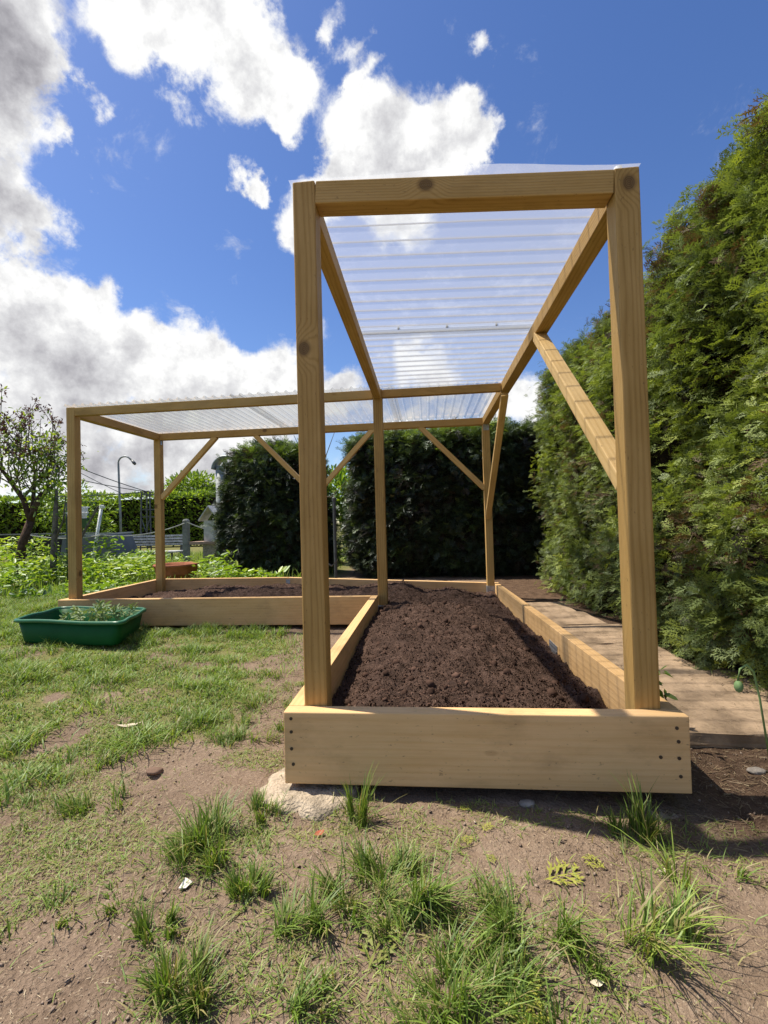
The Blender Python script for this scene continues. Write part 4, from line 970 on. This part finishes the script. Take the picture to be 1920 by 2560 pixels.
# ------------------------------------------------------------------ paving, footings, small things
slabs = [(.32, .93, 1.165, 1.80, .050, 'nearest pale paving slab with a thick exposed front edge'), (.955, 1.42, 1.15, 1.66, .044, 'second paving slab of the path, just behind the nearest one'), (1.445, 1.95, 1.14, 1.68, .036, 'third paving slab from the front, half behind the right post'),
         (1.975, 2.40, 1.13, 1.60, .030, 'fourth paving slab, littered with hedge clippings'), (2.43, 2.86, 1.13, 1.55, .026, 'farthest paving slab, at the dark end of the path')]
for i, (y0, y1, x0, x1, zt, lab) in enumerate(slabs):
    rng = np.random.default_rng(90+i); bm = bmesh.new(); bmesh.ops.create_cube(bm, size=1)
    bmesh.ops.subdivide_edges(bm, edges=list(bm.edges), cuts=7, use_grid_fill=True)
    for v in bm.verts:
        c = v.co.copy(); nz = float(vnoise(np.array(c.x*6+i*9), np.array(c.y*6), np.array(c.z*6), 5)-.5)
        v.co = Vector((c.x*(x1-x0)+nz*.016, c.y*(y1-y0)+nz*.014, c.z*.062+nz*.006))
    me = bpy.data.meshes.new('paving_slab'); bm.to_mesh(me); bm.free()
    o = link('paving_slab', me, M_SLAB, None, ((x0+x1)/2, (y0+y1)/2, zt-.031), True); o.rotation_euler = (rng.normal(0, .006), rng.normal(0, .006), rng.normal(0, .012)+.02); me.polygons.foreach_set('use_smooth', np.zeros(len(me.polygons), bool))
    tag(o, lab, 'paving slab', 'slabs of the path along the hedge')
def lump(name, c, r, lab, cat, mat, seed, flat=True, sub=4):
    bm = bmesh.new(); bmesh.ops.create_icosphere(bm, subdivisions=sub, radius=1)
    for v in bm.verts:
        c_ = v.co; n1 = float(fbm(np.array(c_.x*1.6+seed), np.array(c_.y*1.6), np.array(c_.z*1.6), 3, seed)-.5); n2 = float(fbm(np.array(c_.x*6+seed), np.array(c_.y*6), np.array(c_.z*6), 3, seed+5)-.5)
        k = 1+n1*.55+n2*.16; z = c_.z*k
        if flat: z = min(z, .62+n2*.20)
        v.co = Vector((c_.x*k*r[0], c_.y*k*r[1], z*r[2]))
    me = bpy.data.meshes.new(name); bm.to_mesh(me); bm.free()
    return tag(link(name, me, mat, None, c, True), lab, cat)
lump('concrete_footing', (.055, .045, -.040), (.165, .135, .085), 'pale rough concrete lump under the left end of the front board', 'footing', M_CONC, 4)
lump('concrete_footing', (1.03, .02, -.066), (.085, .10, .062), 'small buried concrete lump under the right end of the front board', 'footing', M_CONC, 9)
for (x, y, s_, lab) in ((.665, -.005, .014, 'small grey stone lying under the front board'), (1.36, .18, .016, 'pale stone in the brown mulch right of the board'), (-.455, .11, .017, 'brown clod of earth on the bare patch left of the board')):
    lump('stone', (x, y, float(ground_z(np.array(x), np.array(y)))+s_*.3), (s_*1.6, s_, s_*.6), lab, 'stone', M_STONE if s_ != .017 else simple('earth_clod', (.19, .125, .09), .95, .1), int(s_*1000), False, 3)
def curl_leaf(x, y, ln, w, rot, mat, lab, cat='leaf', name='dry_leaf', curl=.5):
    z = float(ground_z(np.array(x), np.array(y)))+.006; m = MB(); vs = []; n = 8
    for i in range(n+1):
        s_ = i/n; ww = w*math.sin(math.pi*min(.98, max(.04, s_)))**.8
        for q in (-1, 0, 1): vs.append(((s_-.5)*ln, q*ww/2, curl*ln*(s_-.5)**2+abs(q)*ww*.15))
    c, s_ = math.cos(rot), math.sin(rot); vs = [(x+a_*c-b_*s_, y+a_*s_+b_*c, z+d_) for a_, b_, d_ in vs]
    fs = []
    for i in range(n): k = i*3; fs += [(k, k+1, k+4, k+3), (k+1, k+2, k+5, k+4)]
    m.add(vs, fs); return tag(m.build(name, mat, None, True), lab, cat)
curl_leaf(-.74, .408, .085, .028, .35, M_PALE, 'curled pale dry leaf lying on the lawn patch')
curl_leaf(.133, -.148, .028, .018, .9, M_RUST, 'small red leaf on the dirt below the concrete lump')
curl_leaf(.671, -.505, .022, .012, .1, M_PALE, 'short pale leaf on the dirt near the bottom right')
curl_leaf(.90, -.235, .022, .014, .5, M_PALE, 'tan leaf on the dirt right of the big sprig')
m = MB(); x, y = -.113, -.334; z = float(ground_z(np.array(x), np.array(y)))+.005
m.add([(x-.010, y-.009, z), (x+.008, y-.012, z+.004), (x+.012, y+.009, z+.002), (x-.006, y+.012, z+.007), (x-.010, y-.009, z-.0015), (x+.008, y-.012, z+.0025), (x+.012, y+.009, z+.0005), (x-.006, y+.012, z+.0055)], [(0, 1, 2, 3), (7, 6, 5, 4), (0, 4, 5, 1), (1, 5, 6, 2), (2, 6, 7, 3), (3, 7, 4, 0)])
tag(m.build('paper_scrap', M_PAPER, None), 'small cream paper scrap on the bare dirt', 'scrap')
# fallen thuja sprigs
def sprig(x, y, ln, rot, lab, tint):
    V, Fq = SPR_HI[int(abs(x*1000)) % 4]; V = V.copy()*ln; V[:, 2] = V[:, 2]*.15+.004
    c, s_ = math.cos(rot), math.sin(rot); z = float(ground_z(np.array(x), np.array(y)))
    Vw = np.stack([V[:, 0]*c-V[:, 1]*s_, V[:, 0]*s_+V[:, 1]*c, V[:, 2]], -1)
    Vw[:, 2] += ground_z(Vw[:, 0]+x, Vw[:, 1]+y)-z+.003
    tag(link('fallen_sprig', fast_mesh('fallen_sprig', Vw, Fq, np.full(len(V), tint)), M_SPRIG, None, (x, y, z)), lab, 'sprig')
sprig(.30, -.505, .10, 1.2, 'large faded grey-green conifer sprig between two grass tufts', .1)
sprig(.64, -.285, .085, .25, 'bright yellow-green conifer sprig on the dirt in front of the board', .9)
sprig(.492, -.20, .035, 1.4, 'small upright yellow conifer sprig, left one of the tiny sprigs', .8)
sprig(.53, -.15, .035, .6, 'tiny yellow conifer sprig above the other small one', .8)
sprig(.48, -.06, .030, .3, 'tiny sprig closest to the front board', .7)
sprig(.545, -.60, .11, 1.5, 'long yellow conifer sprig lying in the bottom grass', 1.0)
sprig(.78, -.25, .05, 2.2, 'yellow-green sprig left of the long sparse grass', .8)
sprig(.545, -.255, .03, 1.8, 'small dull sprig left of the bright one', .5)
# weed at the right post, poppy bud
wd = thing('weed', 'spindly weed with small green leaves beside the right post', 'weed', (1.20, .36, .02))
m = MB(); m.tube([(1.20, .36, .02), (1.19, .37, .12), (1.17, .38, .20)], [.003, .0025, .002], 6); m.tube([(1.24, .34, .05), (1.215, .36, .10), (1.20, .37, .15)], [.004, .003, .002], 6); m.build('stem', M_BARK, wd)
rng = np.random.default_rng(5); P = np.array([[1.17, .38, .20]]*14+[[1.19, .37, .12]]*8+[[1.195, .37, .15]]*8+[[1.165, .30, .255]]*5)+rng.normal(0, .010, (35, 3)); leaf_part('leaves', P, unit(35, rng), .035, M_TREEL, rng.normal(.35, .15, 35), wd, rng)
pp = thing('poppy', 'nodding green poppy bud on a curled stem at the right edge', 'flower', (1.42, .26, .0))
bx, by, bz = 1.372, .26, .205
m = MB(); m.tube([(1.45, .26, 0), (1.43, .26, .18), (1.415, .26, .265), (1.395, .26, .285), (1.376, .26, .272), (1.368, .26, .235)], [.003]*6, 7); m.build('stem', simple('poppy_stem', (.30, .44, .16), .6, .2), pp, True)
m = MB(); m.lathe((bx-.002, by, bz-.005), [(.001, -.001), (.008, .004), (.0125, .014), (.012, .026), (.007, .034), (.002, .037)], 14); m.build('bud', simple('poppy_bud', (.30, .46, .18), .6, .2), pp, True)

# ------------------------------------------------------------------ grass
def blades(xy, h, lean, w, tint, rng, z0=None, dirs=None):
    """curved tapering grass blades, three quads each"""
    n = len(xy); an = rng.uniform(0, 2*math.pi, n) if dirs is None else dirs
    dx, dy = np.cos(an), np.sin(an); px, py = -dy, dx
    tw = rng.uniform(-.6, .6, n); qx, qy = px*np.cos(tw)-py*np.sin(tw), px*np.sin(tw)+py*np.cos(tw)
    z = ground_z(xy[:, 0], xy[:, 1])-.002 if z0 is None else z0
    V = np.zeros((n, 8, 3))
    for k, (s_, ww) in enumerate(((0, .8), (.4, 1.0), (.75, .7), (1.0, .12))):
        off = lean*h*s_**1.8; zz = h*s_*(1-.25*lean*s_)
        for q, sg in enumerate((-1, 1)):
            V[:, k*2+q, 0] = xy[:, 0]+dx*off+qx*sg*w*ww/2; V[:, k*2+q, 1] = xy[:, 1]+dy*off+qy*sg*w*ww/2; V[:, k*2+q, 2] = z+zz
    Fq = np.array([[0, 1, 3, 2], [2, 3, 5, 4], [4, 5, 7, 6]])
    Fq = (Fq[None]+(np.arange(n)*8)[:, None, None]).reshape(-1, 4)
    return V.reshape(-1, 3), Fq, np.repeat(np.clip(tint, 0, 1), 8)
def clumpy(x, y, r, n, rng):
    """blade roots gathered in a few uneven sub-clumps, each leaning its own way"""
    k = max(3, int(n/45)); ca = rng.uniform(0, 6.28, k); cr = r*rng.uniform(.1, 1, k)**.7; wgt = rng.uniform(.3, 1, k)**1.5; wgt /= wgt.sum()
    w_ = rng.choice(k, n, p=wgt); xy = np.stack([x+cr[w_]*np.cos(ca[w_]), y+cr[w_]*np.sin(ca[w_])*.8], -1)+rng.normal(0, r*.16, (n, 2))
    hd = rng.uniform(.55, 1.15, k)[w_]; lean_dir = (ca+rng.normal(0, .8, k))[w_]+rng.normal(0, .8, n)
    return xy, hd, lean_dir
def lawn():
    rng = np.random.default_rng(101); parts = []
    # short turf, density follows the patchy lawn
    n = 420000; x = rng.uniform(-5.6, -.05, n); y = rng.uniform(-.6, 4.3, n)
    g = grass_mask(x, y); clump = np.clip((fbm(x*11, y*11, o=3, s=111)-.28)/.30, .05, 1)
    k = rng.uniform(0, 1, n) < g*clump*np.clip(1.05-.12*(y-1), .5, 1); x, y = x[k], y[k]; n = len(x)
    tuft = fbm(x*5, y*5, o=2, s=121)
    h = (.016+.046*np.clip((tuft-.42)*3, 0, 1))*rng.uniform(.6, 1.5, n)*(1+.4*(y > 1.9)*(x < -2.5))
    tn = rng.normal(.58, .17, n)+.22*(fbm(x*1.8, y*1.8, s=131)-.5)
    tn = np.where(rng.uniform(0, 1, n) < .10, rng.uniform(0, .14, n), np.clip(tn, .2, 1))
    parts.append(blades(np.stack([x, y], -1), h, rng.uniform(.3, 1.5, n), rng.uniform(.0026, .0052, n), tn, rng))
    # sparse thin growth on the bare dirt
    n = 120000; x = rng.uniform(-1.25, 1.2, n); y = rng.uniform(-.75, .9, n); f = fbm(x*5.5, y*5.5, o=3, s=141)
    k = (rng.uniform(0, 1, n) < np.clip((f-.46)/.16, 0.02, 1)*np.clip(1.15-(x+.2)/1.2, .25, 1)) & ~((x > -.03) & (y > -.02)); x, y = x[k], y[k]; n = len(x)
    parts.append(blades(np.stack([x, y], -1), rng.uniform(.005, .018, n), rng.uniform(.6, 2.2, n), rng.uniform(.0012, .0024, n), np.where(rng.uniform(0, 1, n) < .35, rng.uniform(0, .14, n), rng.normal(.7, .15, n)), rng))
    # tufts that stand in loose drifts
    for (cx_, cy_, r, n, hh) in ((-.225, .313, .075, 420, .06), (-.30, .30, .06, 260, .045), (-.484, .416, .10, 520, .055), (-.36, .47, .07, 300, .05), (-.08, .40, .06, 220, .055), (-.55, .33, .10, 420, .05), (-.68, .16, .11, 420, .045), (-.80, .0, .10, 300, .04), (-.25, .62, .08, 320, .06), (-.18, .80, .06, 220, .06), (-.30, .95, .09, 320, .05), (.216, -.382, .05, 260, .075), (.163, -.455, .045, 320, .085), (.26, -.34, .05, 240, .08), (.33, -.318, .065, 560, .10), (.37, -.36, .05, 360, .095), (.382, -.45, .055, 320, .06), (.464, -.42, .05, 260, .055), (.52, -.40, .06, 420, .085), (.57, -.43, .055, 360, .085), (.62, -.40, .055, 300, .075), (.493, -.53, .08, 620, .085), (.56, -.55, .07, 420, .08), (.43, -.55, .05, 260, .07), (.662, -.441, .05, 160, .05), (.44, -.60, .09, 420, .07), (.19, -.56, .05, 220, .06), (-.22, -.40, .06, 190, .03), (-.37, -.45, .07, 260, .028), (-.42, -.25, .08, 200, .022), (-.62, -.10, .10, 260, .028), (.0, -.2, .05, 120, .03), (1.02, -.24, .03, 50, .05), (.08, .02, .03, 40, .03), (-.03, .12, .03, 60, .04), (.25, -.27, .03, 120, .06)):
        n = int(n*.50); xy, hd, dr = clumpy(cx_, cy_, r*1.15, n, rng)
        tn = np.where(rng.uniform(0, 1, n) < .14, rng.uniform(0, .15, n), rng.normal(.48, .17, n))
        parts.append(blades(xy, hh*hd*rng.uniform(.35, 1.15, n), rng.uniform(.1, 1.3, n), rng.uniform(.0016, .0036, n), tn, rng, dirs=dr))
        m_ = int(n*.6); xy = np.array([cx_, cy_])+rng.normal(0, r*1.15, (m_, 2))      # thin short growth blending into the dirt
        parts.append(blades(xy, hh*rng.uniform(.08, .42, m_), rng.uniform(.4, 2.0, m_), rng.uniform(.0012, .0026, m_), np.where(rng.uniform(0, 1, m_) < .3, rng.uniform(0, .14, m_), rng.normal(.6, .17, m_)), rng))
    # longer grass behind, round the bench and the posts
    n = 16000; x = rng.uniform(-9, -1.0, n); y = rng.uniform(3.45, 11, n); k = x < -.9-.25*(y-3.4)*.2; x, y = x[k], y[k]; n = len(x)
    parts.append(blades(np.stack([x, y], -1), rng.uniform(.05, .20, n), rng.uniform(.1, .8, n), rng.uniform(.006, .012, n), rng.normal(.75, .15, n), rng))
    V, Fq, Tn = join(parts)
    tag(link('grass', fast_mesh('grass', V, Fq, Tn), M_GRASS), 'patchy green lawn and loose grass growing on the dirt', 'grass', kind='stuff')
lawn()
SKIRT = []
def tuft(x, y, r, n, h, lab, seed, spread=.9, base=.48):
    rng = np.random.default_rng(seed); n = int(n*.75); xy, hd, dr = clumpy(x, y, r, n, rng)
    tn = np.where(rng.uniform(0, 1, n) < .14, rng.uniform(0, .15, n), rng.normal(base, .19, n))
    m_ = int(n*1.1); xy2 = np.array([x, y])+rng.normal(0, r*1.1, (m_, 2))
    SKIRT.append(blades(xy2, h*rng.uniform(.08, .40, m_), rng.uniform(.4, 2.0, m_), rng.uniform(.0012, .0026, m_), np.where(rng.uniform(0, 1, m_) < .3, rng.uniform(0, .14, m_), rng.normal(base+.1, .17, m_)), rng))
    V, Fq, Tn = blades(xy, h*hd*rng.uniform(.35, 1.2, n), rng.uniform(.1, spread, n), rng.uniform(.0017, .0038, n), tn, rng, dirs=dr)
    z = float(ground_z(np.array(x), np.array(y)))
    tag(link('grass_tuft', fast_mesh('grass_tuft', V-np.array([x, y, z]), Fq, Tn), M_GRASS, None, (x, y, z)), lab, 'grass tuft', 'grass tufts on the bare dirt')
tuft(-.513, -.086, .085, 480, .045, 'low spreading grass tuft at the left, on bare dirt above the largest left tuft', 201, 1.2)
tuft(-.11, -.235, .085, 900, .085, 'largest dense grass tuft on the dirt left of the concrete lump', 202, 1.3)
tuft(-.03, -.10, .05, 260, .06, 'ragged grass tuft touching the top right of the largest left tuft', 203)
tuft(.025, -.348, .045, 330, .065, 'short grass tuft right of the paper scrap', 204)
tuft(.908, -.116, .055, 330, .115, 'tall wispy grass tuft under the right end of the front board', 205, .7)
tuft(.225, -.10, .030, 150, .13, 'thin tall grass tuft in front of the left end of the board', 206, .5)
tuft(.023, -.555, .055, 520, .085, 'dark dense grass tuft at the bottom edge left of the middle', 207, 1.1, .40)
tuft(-.098, -.453, .032, 240, .055, 'small round grass tuft above the bottom-edge tuft', 208)
tuft(.80, -.40, .065, 280, .10, 'long sprawling yellowish grass tuft at the bottom right', 209, 1.3, .62)
tuft(.93, -.26, .03, 60, .09, 'few long arching blades right of the wispy tuft', 210, 1.6, .7)

V, Fq, Tn = join(SKIRT)
tag(link('thin_grass', fast_mesh('thin_grass', V, Fq, Tn), M_GRASS), 'thin short grass growing round the tufts on the dirt', 'grass', kind='stuff')
# leafy ground cover behind the lawn
def cover():
    rng = np.random.default_rng(141); n = 26000
    x = rng.uniform(-9.5, -1.2, n); y = 3.5+rng.uniform(0, 1, n)**1.3*4.4; 
    f = fbm(x*1.6, y*1.6, o=3, s=151); k = (f > .36+.10*np.clip(y-5.5, 0, 3)) & ~((x > -3.3) & (x < -2.55) & (y > 3.75) & (y < 5.1)) & ((x < -2.3) | (y < 4.6)); k &= x < -1.0-(y-3.4)*.55+1.2*(f-.5)
    x, y, f = x[k], y[k], f[k]; n = len(x)
    hh = np.where((x > -7) & (x < -3.2) & (y > 5.2), .5, 1.0)*np.clip((f-.3)*1.0, .08, .34)*np.where(x < -4.0, 1.75, 1.0)*np.clip((y-3.4)/.8, .25, 1); z = hh*rng.uniform(.25, 1.1, n)
    P = np.stack([x, y, z], -1); Nr = unit(n, rng)*np.array([1, 1, .3])
    patch = fbm(x*.9, y*.9, o=2, s=161)
    tn = rng.normal(.60, .2, n)+.5*(patch-.5)-.35*np.clip((4.3-y)/.8, 0, 1)*(x < -3.0)
    d = Nr+np.array([0, 0, .25]); nm = np.array([0, 0, 1.0])+unit(n, rng)*.55
    V, Fq, Tn = scatter(*LEAF, P, frames(d, nm), .085*rng.uniform(.5, 1.4, n), np.clip(tn, 0, 1))
    tag(link('ground_cover', fast_mesh('ground_cover', V, Fq, Tn), M_COVER), 'bright leafy ground cover spreading behind the lawn and the bed', 'ground cover', kind='stuff')
cover()
# litter: dry clippings, twigs
def litter():
    rng = np.random.default_rng(171); n = 60000
    x = rng.uniform(-1.3, 1.7, n); y = rng.uniform(-.8, 1.9, n)
    k = ~((x > -.03) & (x < 1.12) & (y > -.03)); x, y = x[k], y[k]
    x2 = rng.uniform(1.1, 1.75, 5200); y2 = np.concatenate([rng.uniform(-.35, .32, 3000), rng.uniform(.32, 3.0, 2200)]); k = (y2 < .32) | (rng.uniform(0, 1, 5200) < .16+.75*np.clip((x2-1.45)/.2, 0, 1)); x2, y2 = x2[k], y2[k]
    x = np.concatenate([x, x2]); y = np.concatenate([y, y2]); n = len(x); brown = np.arange(n) >= n-len(x2)
    z = ground_z(x, y)
    for (ya, yb2, xa, xb, zt, _) in slabs: z = np.where((y > ya) & (y < yb2) & (x > xa) & (x < xb), zt+.002, z)
    P = np.stack([x, y, z+.003], -1); d = unit(n, rng)*np.array([1, 1, .12]); nm = np.array([0, 0, 1.0])+unit(n, rng)*.4
    s_ = np.where(brown, rng.uniform(.006, .030, n)*rng.uniform(.5, 1.2, n), rng.uniform(.003, .012, n)*rng.uniform(.5, 1, n))
    T = (np.array([[0, -.05, 0], [1, -.03, .02], [1, .03, .02], [0, .05, 0]]), np.array([[0, 1, 2, 3]]))
    V, Fq, Tn = scatter(*T, P, frames(d, nm), s_, np.where(brown, rng.normal(.32, .18, n), np.where(rng.uniform(0, 1, n) < .45, rng.normal(.25, .12, n), rng.normal(.75, .2, n))).clip(0, 1))
    tag(link('dry_litter', fast_mesh('dry_litter', V, Fq, Tn), M_LITTER), 'dry clippings and brown twigs strewn over the dirt and path', 'litter', kind='stuff')
litter()
def grit():     # crumbs of dry earth and tiny stones on the bare ground
    rng = np.random.default_rng(191); n = 26000
    x = rng.uniform(-1.25, 1.6, n); y = rng.uniform(-.75, 1.3, n); k = ~((x > -.02) & (x < 1.11) & (y > -.015)); k &= rng.uniform(0, 1, n) < .25+1.2*np.clip(fbm(x*4, y*4, o=3, s=195)-.42, 0, 1)*2.5
    x, y = x[k], y[k]; n = len(x)
    T1 = (np.array([[0, -.5, 0], [.6, 0, .4], [0, .5, .1], [-.6, .1, .3], [0, 0, -.5], [.1, .05, .55]]), np.array([[0, 1, 5, 3], [1, 2, 3, 5], [0, 4, 2, 1], [0, 3, 2, 4]]))
    d = unit(n, rng)*np.array([1, 1, .4]); nm = unit(n, rng)*.6+np.array([0, 0, .9])
    V, Fq, Tn = scatter(*T1, np.stack([x, y, ground_z(x, y)+.0008], -1), frames(d, nm), .0020+.008*rng.uniform(0, 1, n)**6, rng.normal(.42, .2, n).clip(0, 1))
    tag(link('grit', fast_mesh('grit', V, Fq, Tn), M_GRIT), 'fine crumbs of dry earth and tiny stones on the bare ground', 'grit', kind='stuff')
grit()
def crumbs():
    rng = np.random.default_rng(181); n = 30000
    x = rng.uniform(t+.01, W-t-.01, n); y = t+.01+(LB-2*t-.02)*rng.uniform(0, 1, n)**1.6
    x2 = rng.uniform(-B+t+.02, .05, 5000); y2 = rng.uniform(MB_+t+.02, LB-t-.02, 5000)
    x = np.concatenate([x, x2]); y = np.concatenate([y, y2]); n = len(x)
    P = np.stack([x, y, soil_h(x, y)+rng.uniform(-.002, .006, n)], -1)
    T1 = (np.array([[0, -.5, 0], [.6, 0, .5], [0, .5, .1], [-.6, .1, .35], [0, 0, -.5]]), np.array([[0, 1, 2, 3], [1, 0, 4, 2], [3, 2, 4, 0]]))
    T2 = (np.array([[-.5, -.06, 0], [.5, -.04, .1], [.5, .04, .1], [-.5, .06, 0]]), np.array([[0, 1, 2, 3]]))
    k = rng.uniform(0, 1, n) < .7; out = []
    for T, m_, s0, s1, tm in ((T1, k, .002, .0085, .45), (T2, ~k, .006, .019, .62)):
        q = m_.sum(); d = unit(q, rng)*np.array([1, 1, .5]); nm = unit(q, rng)+np.array([0, 0, .8])
        out.append(scatter(*T, P[m_], frames(d, nm), s0+(s1-s0)*rng.uniform(0, 1, q)**2.2, (rng.normal(tm, .18, q)+.9*(fbm(x[m_]*5, y[m_]*5, o=3, s=187)-.5)).clip(0, .93)))
    clods = []                          # larger clods, lumpy and half sunk
    q = 520; cx_ = rng.uniform(t+.03, W-t-.03, q); cyy = t+.03+(LB-2*t-.06)*rng.uniform(0, 1, q)**1.3
    bm = bmesh.new(); bmesh.ops.create_icosphere(bm, subdivisions=2, radius=1.0); bm.verts.ensure_lookup_table()
    SV = np.array([v.co[:] for v in bm.verts]); SF = np.array([[f.verts[0].index, f.verts[1].index, f.verts[2].index] for f in bm.faces]); bm.free()
    for kk in range(4):
        a_ = SV*(.35+1.3*fbm(SV[:, 0]*1.9+kk*7, SV[:, 1]*1.9, SV[:, 2]*1.9, 4, 300+kk))[:, None]; w_ = np.arange(q) % 4 == kk; m2 = w_.sum()
        clods.append(scatter(a_, SF, np.stack([cx_[w_], cyy[w_], soil_h(cx_[w_], cyy[w_])], -1), frames(unit(m2, rng), unit(m2, rng)), .004+.013*rng.uniform(0, 1, m2)**2.8, rng.normal(.34, .12, m2).clip(0, .8)))
    V, Fq, Tn = join(out)
    tag(link('soil_crumbs', fast_mesh('soil_crumbs', V, Fq, Tn), M_CRUMB), 'loose crumbs and fibres lying on the dark compost', 'soil', kind='stuff')
    V, Fq, Tn = join(clods)
    tag(link('soil_clods', fast_mesh('soil_clods', V, Fq, Tn), M_CRUMB), 'lumpy dark clods scattered over the compost', 'soil', kind='stuff')
crumbs()
bpy.context.view_layer.update()
